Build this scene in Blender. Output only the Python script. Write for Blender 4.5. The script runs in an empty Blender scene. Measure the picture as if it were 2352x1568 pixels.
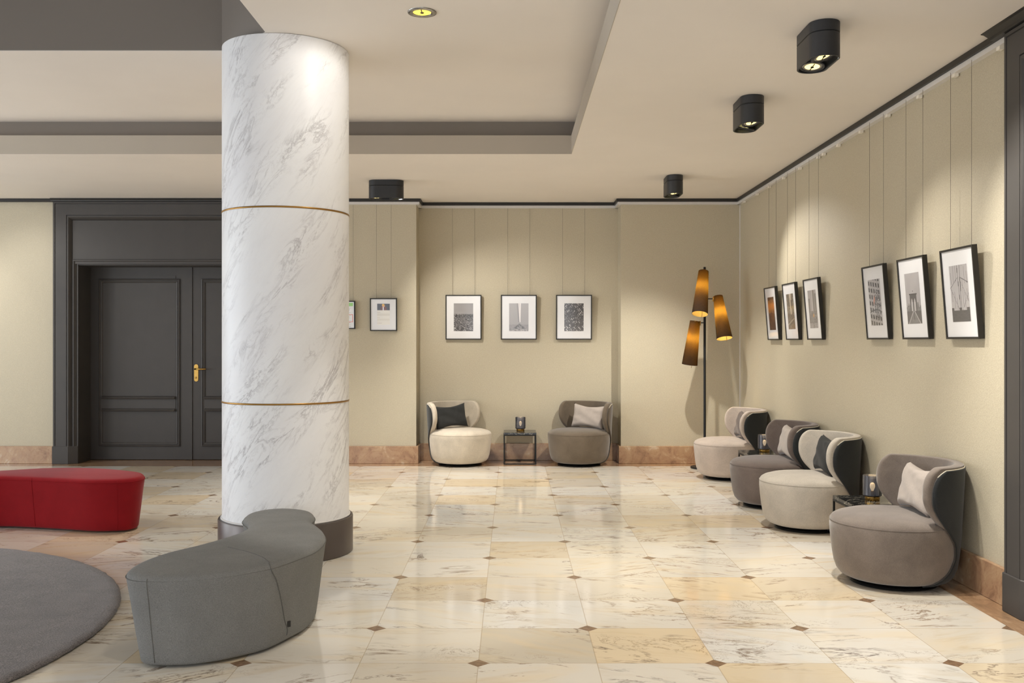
import bpy, bmesh, math, random
from mathutils import Vector, Matrix
random.seed(7)
C = bpy.context.scene.collection
SC = bpy.context.scene
PI = math.pi
R = math.radians

# ------------------------------------------------------------------ camera, world, big lights, exposure
EYE = 1.36
cam_d = bpy.data.cameras.new('camera')
cam_d.sensor_width = 36.0
cam_d.lens = 36.0 * 2234.0 / 2352.0
cam_d.clip_start = 0.05
cam = bpy.data.objects.new('camera', cam_d)
C.objects.link(cam)
cam.location = (0, 0, EYE)
cam.rotation_euler = (R(90), 0, 0)
SC.camera = cam

w = bpy.data.worlds.new('world')
SC.world = w
w.use_nodes = True
w.node_tree.nodes['Background'].inputs[0].default_value = (0.75, 0.85, 1.0, 1)
w.node_tree.nodes['Background'].inputs[1].default_value = 1.0

vs = SC.view_settings
vs.view_transform = 'Standard'
vs.look = 'None'
vs.gamma = 1.0
vs.use_curve_mapping = False
vs.exposure = 0.38
SC.cycles.use_denoising = True
SC.cycles.max_bounces = 10
SC.cycles.diffuse_bounces = 6
SC.cycles.transparent_max_bounces = 12
SC.cycles.sample_clamp_indirect = 6.0
SC.cycles.caustics_reflective = False
SC.cycles.caustics_refractive = False


def area(name, loc, rot, sx, sy, power, col):
    d = bpy.data.lights.new(name, 'AREA')
    d.shape = 'RECTANGLE'
    d.size = sx
    d.size_y = sy
    d.energy = power
    d.color = col
    o = bpy.data.objects.new(name, d)
    C.objects.link(o)
    o.location = loc
    o.rotation_euler = rot
    return o


DAY = (0.93, 0.96, 1.0)
# daylight-coloured fill at unseen windows added behind the camera and at far left
for k, x in enumerate((-6.6, -3.2, 0.2)):
    area('window_fill', (x, -1.35, 1.4), (R(90), 0, 0), 2.5, 2.0, 24, DAY)
for y, pw in ((1.0, 45), (4.6, 90), (8.0, 75)):
    area('window_fill', (-9.05, y, 1.5), (R(90), 0, R(-90)), 2.3, 2.2, pw, (0.88, 0.94, 1.0))

WARM = (1.0, 0.95, 0.87)


def spot(parent, loc, target, power, half_deg, blend=0.75, col=WARM, rad=0.03):
    d = bpy.data.lights.new('lamp_light', 'SPOT')
    d.energy = power
    d.color = col
    d.spot_size = R(2 * half_deg)
    d.spot_blend = blend
    d.shadow_soft_size = rad
    o = bpy.data.objects.new('lamp_light', d)
    C.objects.link(o)
    v = Vector(target) - Vector(loc)
    o.rotation_euler = v.to_track_quat('-Z', 'Y').to_euler()
    if parent is None:
        o.location = loc
    else:
        o.location = Vector(loc) - Vector(parent.location)
        o.parent = parent
    return o


# added fill spots without fixtures, over the part of the lobby behind and beside the camera
for x, y, z, pw in ((-0.51, 3.2, 3.2, 28), (-0.51, 0.9, 3.2, 60), (1.56, 3.4, 2.75, 55), (1.56, 1.6, 2.75, 65), (1.56, -0.6, 2.75, 60), (-3.4, 0.6, 2.9, 90),
                    (-7.4, 2.0, 3.2, 110), (-7.4, 5.0, 3.2, 110), (-5.0, 7.4, 3.2, 100)):
    spot(None, (x, y, z), (x, y, 0), pw, 52, 0.8)


# ------------------------------------------------------------------ materials
def srgb(r, g, b):
    def f(c):
        c = c / 255.0
        return c / 12.92 if c <= 0.04045 else ((c + 0.055) / 1.055) ** 2.4
    return (f(r), f(g), f(b), 1.0)


class NT:
    """small node builder"""
    def __init__(self, name):
        self.m = bpy.data.materials.new(name)
        self.m.use_nodes = True
        self.t = self.m.node_tree
        self.b = self.t.nodes['Principled BSDF']
        self.tc = self.t.nodes.new('ShaderNodeTexCoord')

    def n(self, kind, **kw):
        o = self.t.nodes.new(kind)
        for k, v in kw.items():
            setattr(o, k, v)
        return o

    def put(self, sock, v):
        if v is None:
            return
        if hasattr(v, 'is_linked') or isinstance(v, bpy.types.NodeSocket):
            self.t.links.new(v, sock)
        else:
            sock.default_value = v

    def math(self, op, a, b=None, c=None):
        o = self.n('ShaderNodeMath', operation=op)
        self.put(o.inputs[0], a)
        self.put(o.inputs[1], b)
        self.put(o.inputs[2], c)
        return o.outputs[0]

    def vmath(self, op, a, b=None):
        o = self.n('ShaderNodeVectorMath', operation=op)
        self.put(o.inputs[0], a)
        self.put(o.inputs[1], b)
        return o.outputs[0]

    def sep(self, v):
        o = self.n('ShaderNodeSeparateXYZ')
        self.put(o.inputs[0], v)
        return o.outputs

    def comb(self, x, y, z=0.0):
        o = self.n('ShaderNodeCombineXYZ')
        self.put(o.inputs[0], x)
        self.put(o.inputs[1], y)
        self.put(o.inputs[2], z)
        return o.outputs[0]

    def noise(self, v, scale=5.0, detail=3.0, rough=0.5, dist=0.0):
        o = self.n('ShaderNodeTexNoise')
        self.put(o.inputs['Vector'], v)
        o.inputs['Scale'].default_value = scale
        o.inputs['Detail'].default_value = detail
        o.inputs['Roughness'].default_value = rough
        o.inputs['Distortion'].default_value = dist
        return o.outputs

    def ramp(self, f, stops, interp='LINEAR'):
        o = self.n('ShaderNodeValToRGB')
        e = o.color_ramp
        e.interpolation = interp
        while len(e.elements) < len(stops):
            e.elements.new(0.5)
        for el, (p, c) in zip(e.elements, stops):
            el.position = p
            el.color = c if len(c) == 4 else (c[0], c[1], c[2], 1)
        self.put(o.inputs[0], f)
        return o.outputs[0]

    def mix(self, f, a, b, mode='MIX'):
        o = self.n('ShaderNodeMix', data_type='RGBA', blend_type=mode)
        self.put(o.inputs[0], f)
        self.put(o.inputs[6], a)
        self.put(o.inputs[7], b)
        return o.outputs[2]

    def bump(self, h, strength=0.2, dist=0.01):
        o = self.n('ShaderNodeBump')
        o.inputs['Strength'].default_value = strength
        o.inputs['Distance'].default_value = dist
        self.put(o.inputs['Height'], h)
        self.t.links.new(o.outputs[0], self.b.inputs['Normal'])

    def base(self, col=None, rough=None, metal=None, spec=None):
        if col is not None:
            self.put(self.b.inputs['Base Color'], col)
        if rough is not None:
            self.put(self.b.inputs['Roughness'], rough)
        if metal is not None:
            self.b.inputs['Metallic'].default_value = metal
        if spec is not None:
            self.b.inputs['Specular IOR Level'].default_value = spec
        return self


def plain(name, col, rough=0.5, metal=0.0, spec=0.5, var=0.06, scale=30.0):
    k = NT(name)
    n = k.noise(k.tc.outputs['Object'], scale, 3)[0]
    a = tuple(c * (1 - var) for c in col[:3]) + (1,)
    b = tuple(min(1, c * (1 + var)) for c in col[:3]) + (1,)
    k.base(k.ramp(n, [(0.3, a), (0.7, b)]), rough, metal, spec)
    return k.m


def wallpaper():
    k = NT('textured_wallpaper')
    o = k.tc.outputs['Object']
    n1 = k.noise(o, 160.0, 2.0, 0.6, 0.6)[0]
    n2 = k.noise(o, 330.0, 1.0)[0]
    col = k.ramp(n1, [(0.34, srgb(182, 172, 151)), (0.52, srgb(191, 182, 160)), (0.68, srgb(199, 191, 170))])
    k.base(col, 0.5, 0, 0.35)
    h = k.math('ADD', n1, k.math('MULTIPLY', n2, 0.35))
    k.bump(h, 0.35, 0.004)
    return k.m


def fabric(name, col, var=0.12, scale=260.0, blotch=0.10, sheen=0.3):
    k = NT(name)
    o = k.tc.outputs['Object']
    n1 = k.noise(o, scale, 2.0, 0.7)[0]
    n2 = k.noise(o, 7.0, 3.0, 0.6, 0.4)[0]
    a = tuple(c * (1 - var) for c in col[:3]) + (1,)
    b = tuple(min(1, c * (1 + var)) for c in col[:3]) + (1,)
    base = k.ramp(n1, [(0.35, a), (0.65, b)])
    f = k.ramp(n2, [(0.3, (1 - blotch,) * 3), (0.7, (1 + blotch,) * 3)])
    k.base(k.mix(1.0, base, f, 'MULTIPLY'), 0.92, 0, 0.08)
    k.b.inputs['Sheen Weight'].default_value = sheen
    k.b.inputs['Sheen Roughness'].default_value = 0.45
    k.bump(n1, 0.25, 0.002)
    return k.m


def floor_marble():
    k = NT('marble_floor_tiles')
    x, y, z = k.sep(k.tc.outputs['Object'])
    u = k.math('DIVIDE', k.math('SUBTRACT', x, -0.142), 0.502)
    v = k.math('DIVIDE', k.math('SUBTRACT', y, 4.113), 0.5)
    iu, iv = k.math('FLOOR', u), k.math('FLOOR', v)
    wn = k.n('ShaderNodeTexWhiteNoise', noise_dimensions='2D')
    k.put(wn.inputs['Vector'], k.comb(iu, iv))
    rnd = wn.outputs['Value']
    rc = k.sep(wn.outputs['Color'])
    # pattern coordinates, shifted per tile so that the veins break at each joint
    off = k.comb(k.math('MULTIPLY', rc[0], 37.0), k.math('MULTIPLY', rc[1], 53.0), k.math('MULTIPLY', rc[2], 11.0))
    skew = k.math('ADD', y, k.math('MULTIPLY', x, k.math('MULTIPLY', k.math('SUBTRACT', rc[2], 0.5), 0.9)))
    p = k.vmath('ADD', k.comb(x, k.math('MULTIPLY', skew, 3.2)), off)
    base = k.ramp(rnd, [(0.0, srgb(216, 214, 209)), (0.3, srgb(217, 212, 201)), (0.52, srgb(208, 199, 183)),
                        (0.7, srgb(222, 218, 210)), (0.85, srgb(196, 187, 171)), (1.0, srgb(216, 198, 168))])
    cloud = k.noise(p, 1.6, 4, 0.55, 0.5)[0]
    base = k.mix(k.ramp(cloud, [(0.5, (0, 0, 0)), (0.78, (0.5,) * 3)]), base, srgb(224, 200, 156))
    streak = k.noise(p, 3.2, 6, 0.6, 0.8)[0]
    base = k.mix(k.ramp(streak, [(0.53, (0, 0, 0)), (0.74, (0.4,) * 3)]), base, srgb(190, 166, 128))
    # thin veins
    vn = k.noise(p, 1.3, 7, 0.62, 1.2)[0]
    line = k.math('ABSOLUTE', k.math('SUBTRACT', vn, 0.5))
    vein = k.ramp(line, [(0.0, (1, 1, 1)), (0.006, (0.8,) * 3), (0.020, (0, 0, 0))])
    msk = k.noise(k.vmath('ADD', k.comb(x, y), off), 2.6, 3, 0.6)[0]
    msk = k.ramp(msk, [(0.48, (0, 0, 0)), (0.62, (1, 1, 1))])
    hv = k.math('MULTIPLY', k.math('MULTIPLY', vein, msk), 0.85)
    base = k.mix(hv, base, k.mix(rc[1], srgb(128, 98, 62), srgb(100, 88, 84)))
    vn2 = k.noise(k.vmath('ADD', k.comb(k.math('MULTIPLY', x, 1.4), k.math('MULTIPLY', y, 1.8)), off), 2.6, 8, 0.7, 2.0)[0]
    line2 = k.math('ABSOLUTE', k.math('SUBTRACT', vn2, 0.52))
    vein2 = k.ramp(line2, [(0.0, (1, 1, 1)), (0.012, (0, 0, 0))])
    m2 = k.ramp(k.noise(p, 1.0, 2)[0], [(0.55, (0, 0, 0)), (0.66, (0.9,) * 3)])
    base = k.mix(k.math('MULTIPLY', vein2, m2), base, srgb(112, 86, 58))
    # joints
    du = k.math('ABSOLUTE', k.math('SUBTRACT', u, k.math('ROUND', u)))
    dv = k.math('ABSOLUTE', k.math('SUBTRACT', v, k.math('ROUND', v)))
    j = k.math('LESS_THAN', k.math('MINIMUM', du, dv), 0.0042)
    base = k.mix(k.math('MULTIPLY', j, 0.5), base, srgb(160, 140, 108))
    # small brown diamonds at every other corner
    par = k.math('ABSOLUTE', k.math('MODULO', k.math('ADD', k.math('ROUND', u), k.math('ROUND', v)), 2.0))
    even = k.math('LESS_THAN', par, 0.5)
    dia = k.math('MULTIPLY', k.math('LESS_THAN', k.math('ADD', du, dv), 0.094), even)
    dn = k.noise(k.tc.outputs['Object'], 40, 3)[0]
    base = k.mix(dia, base, k.ramp(dn, [(0.3, srgb(112, 88, 68)), (0.7, srgb(146, 118, 92))]))
    # brown stone border along the walls
    inb = k.math('MAXIMUM', k.math('GREATER_THAN', x, 2.367), k.math('GREATER_THAN', y, 10.613))
    bn = k.noise(k.vmath('MULTIPLY', k.tc.outputs['Object'], (3.0, 1.2, 1.0)), 4.0, 6, 0.65, 1.0)[0]
    bcol = k.ramp(bn, [(0.3, srgb(136, 108, 84)), (0.5, srgb(160, 128, 98)), (0.7, srgb(182, 154, 124))])
    base = k.mix(inb, base, bcol)
    k.base(base, k.ramp(cloud, [(0.3, (0.07,) * 3), (0.7, (0.12,) * 3)]), 0, 0.5)
    return k.m


def brown_stone():
    k = NT('brown_marble_skirting')
    o = k.tc.outputs['Object']
    n = k.noise(o, 6.0, 7, 0.65, 1.0)[0]
    c = k.ramp(n, [(0.28, srgb(128, 100, 80)), (0.45, srgb(166, 132, 104)), (0.6, srgb(180, 150, 118)), (0.72, srgb(204, 188, 166))])
    n2 = k.noise(o, 34.0, 4, 0.7)[0]
    c = k.mix(k.ramp(n2, [(0.55, (0, 0, 0)), (0.7, (0.35,) * 3)]), c, srgb(120, 84, 62))
    k.base(c, 0.22, 0, 0.5)
    return k.m


def column_marble():
    k = NT('white_veined_marble')
    x, y, z = k.sep(k.tc.outputs['Object'])
    ang = k.math('MULTIPLY', k.math('ARCTAN2', x, k.math('MULTIPLY', y, -1.0)), 0.4)   # arc length
    # diagonal axis: stretch along rising direction
    a = k.math('ADD', k.math('MULTIPLY', ang, 0.80), k.math('MULTIPLY', z, -0.60))
    b = k.math('ADD', k.math('MULTIPLY', ang, 0.60), k.math('MULTIPLY', z, 0.80))
    p = k.comb(k.math('MULTIPLY', a, 4.6), k.math('MULTIPLY', b, 1.15), 3.7)
    n = k.noise(p, 1.9, 8, 0.66, 1.1)[0]
    l = k.math('ABSOLUTE', k.math('SUBTRACT', n, 0.5))
    v = k.ramp(l, [(0.0, (1, 1, 1)), (0.008, (0.6,) * 3), (0.04, (0, 0, 0))])
    m = k.ramp(k.noise(p, 1.25, 4, 0.6)[0], [(0.46, (0.05,) * 3), (0.63, (1, 1, 1))])
    c = k.mix(k.ramp(k.noise(p, 0.8, 4)[0], [(0.35, (0, 0, 0)), (0.75, (1, 1, 1))]), srgb(246, 247, 248), srgb(236, 236, 239))
    c = k.mix(k.math('MULTIPLY', k.math('MULTIPLY', v, m), 0.75), c, srgb(156, 153, 156))
    n2 = k.noise(p, 4.5, 8, 0.7, 1.6)[0]
    l2 = k.math('ABSOLUTE', k.math('SUBTRACT', n2, 0.47))
    v2 = k.ramp(l2, [(0.0, (0.8,) * 3), (0.02, (0, 0, 0))])
    c = k.mix(k.math('MULTIPLY', k.math('MULTIPLY', v2, m), 0.5), c, srgb(165, 158, 160))
    k.base(c, 0.42, 0, 0.35)
    return k.m


def black_marble():
    k = NT('black_marble')
    n = k.noise(k.tc.outputs['Object'], 5.0, 6, 0.6, 1.2)[0]
    l = k.math('ABSOLUTE', k.math('SUBTRACT', n, 0.5))
    v = k.ramp(l, [(0.0, srgb(170, 165, 150)), (0.006, srgb(60, 58, 54)), (0.02, srgb(26, 26, 26))])
    k.base(v, 0.12, 0, 0.5)
    return k.m


def emit(name, col, s):
    m = bpy.data.materials.new(name)
    m.use_nodes = True
    b = m.node_tree.nodes['Principled BSDF']
    b.inputs['Base Color'].default_value = col
    b.inputs['Emission Color'].default_value = col
    b.inputs['Emission Strength'].default_value = s
    return m


def shade_mat(name, diff, trans, wt):
    m = bpy.data.materials.new(name)
    m.use_nodes = True
    t = m.node_tree
    out = t.nodes['Material Output']
    t.nodes.remove(t.nodes['Principled BSDF'])
    d = t.nodes.new('ShaderNodeBsdfDiffuse')
    tr = t.nodes.new('ShaderNodeBsdfTranslucent')
    mx = t.nodes.new('ShaderNodeMixShader')
    tc = t.nodes.new('ShaderNodeTexCoord')
    ns = t.nodes.new('ShaderNodeTexNoise')
    ns.inputs['Scale'].default_value = 160
    rp = t.nodes.new('ShaderNodeValToRGB')
    rp.color_ramp.elements[0].position = 0.3
    rp.color_ramp.elements[1].position = 0.7
    rp.color_ramp.elements[0].color = tuple(c * 0.7 for c in trans[:3]) + (1,)
    rp.color_ramp.elements[1].color = tuple(min(1, c * 1.25) for c in trans[:3]) + (1,)
    t.links.new(tc.outputs['Object'], ns.inputs['Vector'])
    t.links.new(ns.outputs[0], rp.inputs[0])
    t.links.new(rp.outputs[0], tr.inputs[0])
    d.inputs[0].default_value = diff
    mx.inputs[0].default_value = wt
    t.links.new(d.outputs[0], mx.inputs[1])
    t.links.new(tr.outputs[0], mx.inputs[2])
    t.links.new(mx.outputs[0], out.inputs[0])
    return m


def smoked_glass():
    m = bpy.data.materials.new('smoked_glass')
    m.use_nodes = True
    t = m.node_tree
    out = t.nodes['Material Output']
    t.nodes.remove(t.nodes['Principled BSDF'])
    g = t.nodes.new('ShaderNodeBsdfGlossy')
    g.inputs['Roughness'].default_value = 0.06
    tr = t.nodes.new('ShaderNodeBsdfTransparent')
    tr.inputs[0].default_value = (0.74, 0.75, 0.80, 1)
    df = t.nodes.new('ShaderNodeBsdfDiffuse')
    df.inputs[0].default_value = srgb(112, 114, 124)
    m1 = t.nodes.new('ShaderNodeMixShader')
    m1.inputs[0].default_value = 0.34
    t.links.new(tr.outputs[0], m1.inputs[1])
    t.links.new(df.outputs[0], m1.inputs[2])
    fr = t.nodes.new('ShaderNodeFresnel')
    mx = t.nodes.new('ShaderNodeMixShader')
    t.links.new(fr.outputs[0], mx.inputs[0])
    t.links.new(m1.outputs[0], mx.inputs[1])
    t.links.new(g.outputs[0], mx.inputs[2])
    t.links.new(mx.outputs[0], out.inputs[0])
    return m


M = {}
M['wall'] = wallpaper()
M['floor'] = floor_marble()
M['stone'] = brown_stone()
M['column'] = column_marble()
M['bmarble'] = black_marble()
M['ceiling'] = plain('ceiling_paint', srgb(232, 226, 219), 0.85, 0, 0.1, 0.02, 1.5)
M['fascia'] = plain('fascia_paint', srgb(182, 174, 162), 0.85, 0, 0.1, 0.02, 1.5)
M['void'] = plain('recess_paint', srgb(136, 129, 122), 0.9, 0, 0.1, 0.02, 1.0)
M['dark'] = plain('dark_grey_door_paint', srgb(70, 67, 65), 0.46, 0, 0.35, 0.04, 6)
M['black'] = plain('black_trim_paint', srgb(44, 42, 40), 0.45, 0, 0.4, 0.05, 20)
M['white'] = plain('white_paint', srgb(216, 213, 210), 0.45, 0, 0.4, 0.02, 20)
M['clip'] = plain('white_plastic', srgb(238, 232, 220), 0.5, 0, 0.4, 0.02, 20)
M['bsteel'] = plain('black_steel', srgb(24, 24, 24), 0.42, 0, 0.3, 0.1, 30)
M['fixture'] = plain('black_powder_coat', srgb(38, 40, 44), 0.42, 0, 0.5, 0.1, 200)
M['nearblack'] = plain('black_recess', srgb(14, 14, 14), 0.6, 0, 0.3, 0.1, 30)  # plain near-black for the lamps' gap ring and bridge
M['brass'] = plain('brass', srgb(196, 156, 84), 0.25, 1.0, 0.5, 0.05, 20)
M['gold'] = plain('brushed_gold', srgb(168, 128, 68), 0.35, 1.0, 0.5, 0.08, 40)
M['chrome'] = plain('satin_metal', srgb(160, 158, 154), 0.25, 1.0, 0.5, 0.03, 40)
M['ring'] = plain('dark_bronze_metal', srgb(92, 84, 80), 0.35, 0.35, 0.5, 0.05, 3)
M['mat'] = plain('white_passepartout_behind_glass', srgb(226, 226, 228), 0.09, 0, 0.5, 0.01, 10)
M['pframe'] = plain('black_picture_frame', srgb(40, 38, 35), 0.4, 0, 0.4, 0.05, 60)
M['wire'] = plain('steel_wire', srgb(112, 103, 95), 0.4, 0.3, 0.5, 0.02, 10)
M['lens'] = emit('lit_lamp_reflector', (1.0, 0.84, 0.34, 1), 1.25)
M['lensy'] = emit('lit_gold_reflector', (1.0, 0.72, 0.08, 1), 1.6)
M['bulb'] = emit('lit_bulb', (1.0, 0.78, 0.42, 1), 14.0)
M['fil'] = emit('glowing_filament_bulb', (1.0, 0.74, 0.40, 1), 1.3)
M['shade'] = shade_mat('dark_brown_shade_cloth', srgb(38, 33, 29), srgb(205, 162, 80), 0.07)
M['lining'] = shade_mat('gold_shade_lining', srgb(246, 224, 150), srgb(255, 232, 185), 0.35)
M['glass'] = smoked_glass()
M['rug'] = fabric('grey_rug_pile', srgb(114, 108, 106), 0.5, 190, 0.12, 0.2)
M['ottgrey'] = fabric('grey_wool', srgb(124, 124, 122), 0.24, 420, 0.06, 0.03)
M['ottred'] = fabric('red_wool', srgb(134, 25, 31), 0.08, 420, 0.06, 0.12)
M['seamgrey'] = plain('grey_thread', srgb(104, 103, 100), 0.9, 0, 0.1)
M['seamred'] = plain('dark_red_thread', srgb(138, 27, 33), 0.9, 0, 0.1)
M['f_light'] = fabric('light_beige_velvet', srgb(185, 177, 165))
M['f_rose'] = fabric('pinkish_beige_velvet', srgb(182, 169, 158))
M['f_beige'] = fabric('light_beige_velvet', srgb(190, 180, 164))
M['f_taupe'] = fabric('taupe_velvet', srgb(120, 110, 102), 0.12, 260, 0.14, 0.4)
M['f_mocha'] = fabric('dark_taupe_velvet', srgb(106, 95, 89), 0.12, 260, 0.12, 0.35)
M['f_brown'] = fabric('brown_velvet', srgb(106, 95, 82), 0.10, 260, 0.12, 0.35)
M['f_dark'] = fabric('charcoal_velvet', srgb(50, 52, 53), 0.12, 260, 0.08, 0.15)
M['f_darkb'] = fabric('dark_brown_velvet', srgb(92, 82, 70), 0.12, 260, 0.08, 0.25)
M['piping'] = plain('pale_glint_piping', srgb(206, 198, 180), 0.4, 0, 0.5)
M['pipingd'] = plain('dark_piping', srgb(74, 70, 66), 0.5, 0, 0.4)
M['c_dark'] = fabric('charcoal_cotton', srgb(52, 53, 53), 0.15, 320, 0.1, 0.1)
M['c_light'] = fabric('pale_grey_cotton', srgb(174, 164, 156), 0.10, 320, 0.06, 0.3)
M['c_mauve'] = fabric('mauve_grey_cotton', srgb(90, 80, 78), 0.10, 320, 0.10, 0.3)
M['outside'] = emit('daylight_sky_outside', (0.8, 0.9, 1.0, 1), 0.6)


# ------------------------------------------------------------------ mesh helpers
class MB:
    def __init__(self):
        self.v = []
        self.f = []
        self.mi = []
        self.sm = []

    def add(self, verts, faces, mi=0, smooth=False):
        o = len(self.v)
        self.v += [tuple(p) for p in verts]
        for f in faces:
            self.f.append(tuple(i + o for i in f))
            self.mi.append(mi)
            self.sm.append(smooth)
        return self

    def box(self, x0, x1, y0, y1, z0, z1, mi=0):
        v = [(x0, y0, z0), (x1, y0, z0), (x1, y1, z0), (x0, y1, z0), (x0, y0, z1), (x1, y0, z1), (x1, y1, z1), (x0, y1, z1)]
        return self.add(v, [(0, 3, 2, 1), (4, 5, 6, 7), (0, 1, 5, 4), (1, 2, 6, 5), (2, 3, 7, 6), (3, 0, 4, 7)], mi)

    def prism(self, poly, z0, z1, mi=0):
        n = len(poly)
        v = [(p[0], p[1], z0) for p in poly] + [(p[0], p[1], z1) for p in poly]
        f = [tuple(range(n - 1, -1, -1)), tuple(range(n, 2 * n))]
        f += [(i, (i + 1) % n, n + (i + 1) % n, n + i) for i in range(n)]
        return self.add(v, f, mi)

    def lathe(self, prof, cx=0, cy=0, n=48, mi=0, smooth=True, z0=0.0):
        v, f = [], []
        m = len(prof)
        for i in range(n):
            a = 2 * PI * i / n
            for r, z in prof:
                v.append((cx + r * math.cos(a), cy + r * math.sin(a), z + z0))
        for i in range(n):
            j = (i + 1) % n
            for q in range(m - 1):
                if prof[q][0] < 1e-6 and prof[q + 1][0] < 1e-6:
                    continue
                f.append((i * m + q, j * m + q, j * m + q + 1, i * m + q + 1))
        return self.add(v, f, mi, smooth)

    def loft(self, rings, closed=True, cap0=True, cap1=True, mi=0, smooth=True):
        n = len(rings[0])
        v = [p for r in rings for p in r]
        f = []
        for k in range(len(rings) - 1):
            for i in range(n if closed else n - 1):
                j = (i + 1) % n
                f.append((k * n + i, k * n + j, (k + 1) * n + j, (k + 1) * n + i))
        if cap0:
            f.append(tuple(range(n - 1, -1, -1)))
        if cap1:
            f.append(tuple((len(rings) - 1) * n + i for i in range(n)))
        return self.add(v, f, mi, smooth)

    def tube(self, pts, r, n=8, closed=False, mi=0):
        pts = [Vector(p) for p in pts]
        rings = []
        m = len(pts)
        up = Vector((0, 0, 1))
        prev = None
        for i in range(m):
            a = pts[(i - 1) % m] if (closed or i > 0) else pts[i]
            b = pts[(i + 1) % m] if (closed or i < m - 1) else pts[i]
            t = (b - a).normalized()
            if prev is None:
                u = t.cross(up)
                if u.length < 1e-4:
                    u = t.cross(Vector((1, 0, 0)))
            else:
                u = prev - t * prev.dot(t)
            u.normalize()
            prev = u
            w_ = t.cross(u)
            rings.append([pts[i] + (u * math.cos(2 * PI * k / n) + w_ * math.sin(2 * PI * k / n)) * r for k in range(n)])
        if closed:
            rings.append(rings[0])
            return self.loft(rings, True, False, False, mi)
        return self.loft(rings, True, True, True, mi)

    def build(self, name, mats, parent=None, loc=None, autosmooth=None, fix=True):
        me = bpy.data.meshes.new(name)
        me.from_pydata(self.v, [], self.f)
        if not isinstance(mats, (list, tuple)):
            mats = [mats]
        for m in mats:
            me.materials.append(m)
        for p, mi, s in zip(me.polygons, self.mi, self.sm):
            p.material_index = mi
            p.use_smooth = s
        if fix:
            bm = bmesh.new()
            bm.from_mesh(me)
            bmesh.ops.remove_doubles(bm, verts=bm.verts, dist=1e-6)
            bmesh.ops.recalc_face_normals(bm, faces=bm.faces)
            bm.to_mesh(me)
            bm.free()
        if autosmooth:
            me.set_sharp_from_angle(angle=R(autosmooth))
        o = bpy.data.objects.new(name, me)
        C.objects.link(o)
        if parent is not None:
            o.parent = parent
        if loc is not None:
            o.location = loc
        return o


def bevel(o, wd, seg=2):
    b = o.modifiers.new('bevel', 'BEVEL')
    b.width = wd
    b.segments = seg
    b.limit_method = 'ANGLE'
    b.angle_limit = R(35)
    return o


def subsurf(o, l=2):
    s = o.modifiers.new('subsurf', 'SUBSURF')
    s.levels = l
    s.render_levels = l
    return o


def struct(o):
    o['kind'] = 'structure'
    return o


def tag(o, label, cat, group=None):
    o['label'] = label
    o['category'] = cat
    if group:
        o['group'] = group
    return o


def thing(name, loc, label, cat, group=None, rz=0.0):
    o = bpy.data.objects.new(name, None)
    C.objects.link(o)
    o.location = loc
    o.rotation_euler = (0, 0, rz)
    o.empty_display_size = 0.1
    return tag(o, label, cat, group)


def smooth_closed(pts, n):
    """closed Catmull-Rom through pts, n samples evenly by arc"""
    m = len(pts)
    out = []
    for i in range(m):
        p0, p1, p2, p3 = [Vector(pts[(i + k - 1) % m]) for k in range(4)]
        for s in range(24):
            t = s / 24.0
            out.append(0.5 * ((2 * p1) + (p2 - p0) * t + (2 * p0 - 5 * p1 + 4 * p2 - p3) * t * t + (3 * p1 - p0 - 3 * p2 + p3) * t ** 3))
    L = [0]
    for i in range(len(out)):
        L.append(L[-1] + (out[(i + 1) % len(out)] - out[i]).length)
    res = []
    j = 0
    for k in range(n):
        d = L[-1] * k / n
        while L[j + 1] < d:
            j += 1
        f = (d - L[j]) / max(1e-9, L[j + 1] - L[j])
        res.append(out[j].lerp(out[(j + 1) % len(out)], f))
    return res


def smooth_open(pts, n):
    m = len(pts)
    P = [Vector(p) for p in pts]
    out = []
    for i in range(m - 1):
        p0, p1, p2, p3 = P[max(0, i - 1)], P[i], P[i + 1], P[min(m - 1, i + 2)]
        for s in range(n):
            t = s / n
            out.append(0.5 * ((2 * p1) + (p2 - p0) * t + (2 * p0 - 5 * p1 + 4 * p2 - p3) * t * t + (3 * p1 - p0 - 3 * p2 + p3) * t ** 3))
    out.append(P[-1])
    return out


# ------------------------------------------------------------------ the room
WX = 2.545          # right wall
WY = 10.85          # back wall
AY = 11.15          # back of the alcove
AX0, AX1 = -1.068, 1.214
ZC = 2.948          # low ceiling
ZL = 3.105          # top of the tray's lip
ZU = 3.24           # upper ceiling
LX, FY = -9.0, -1.3

struct(MB().box(LX - 0.2, WX + 0.3, FY - 0.2, 11.75, -0.1, 0).build('floor', M['floor']))

D0, D1 = -5.096, -2.264     # outer edges of the double door's casing
wb = MB()
wb.box(LX, D0 + 0.1, WY, WY + 0.6, 0, ZC)
wb.box(D0 + 0.1, D1 - 0.1, 11.30, WY + 0.6, 0, ZC)
wb.prism([(D1 - 0.1, WY), (AX0, WY), (AX0, AY), (AX1, AY), (AX1, WY), (WX + 0.2, WY), (WX + 0.2, WY + 0.6), (D1 - 0.1, WY + 0.6)], 0, ZC)
struct(wb.build('wall_back', M['wall']))
E0, E1 = 4.913, 2.081       # outer edges of the right-hand door's casing
wr = MB()
wr.box(WX, WX + 0.25, E0 - 0.1, WY, 0, ZC)
wr.box(WX, WX + 0.25, FY, E1 + 0.1, 0, ZC)
struct(wr.build('wall_right', M['wall']))
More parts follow.
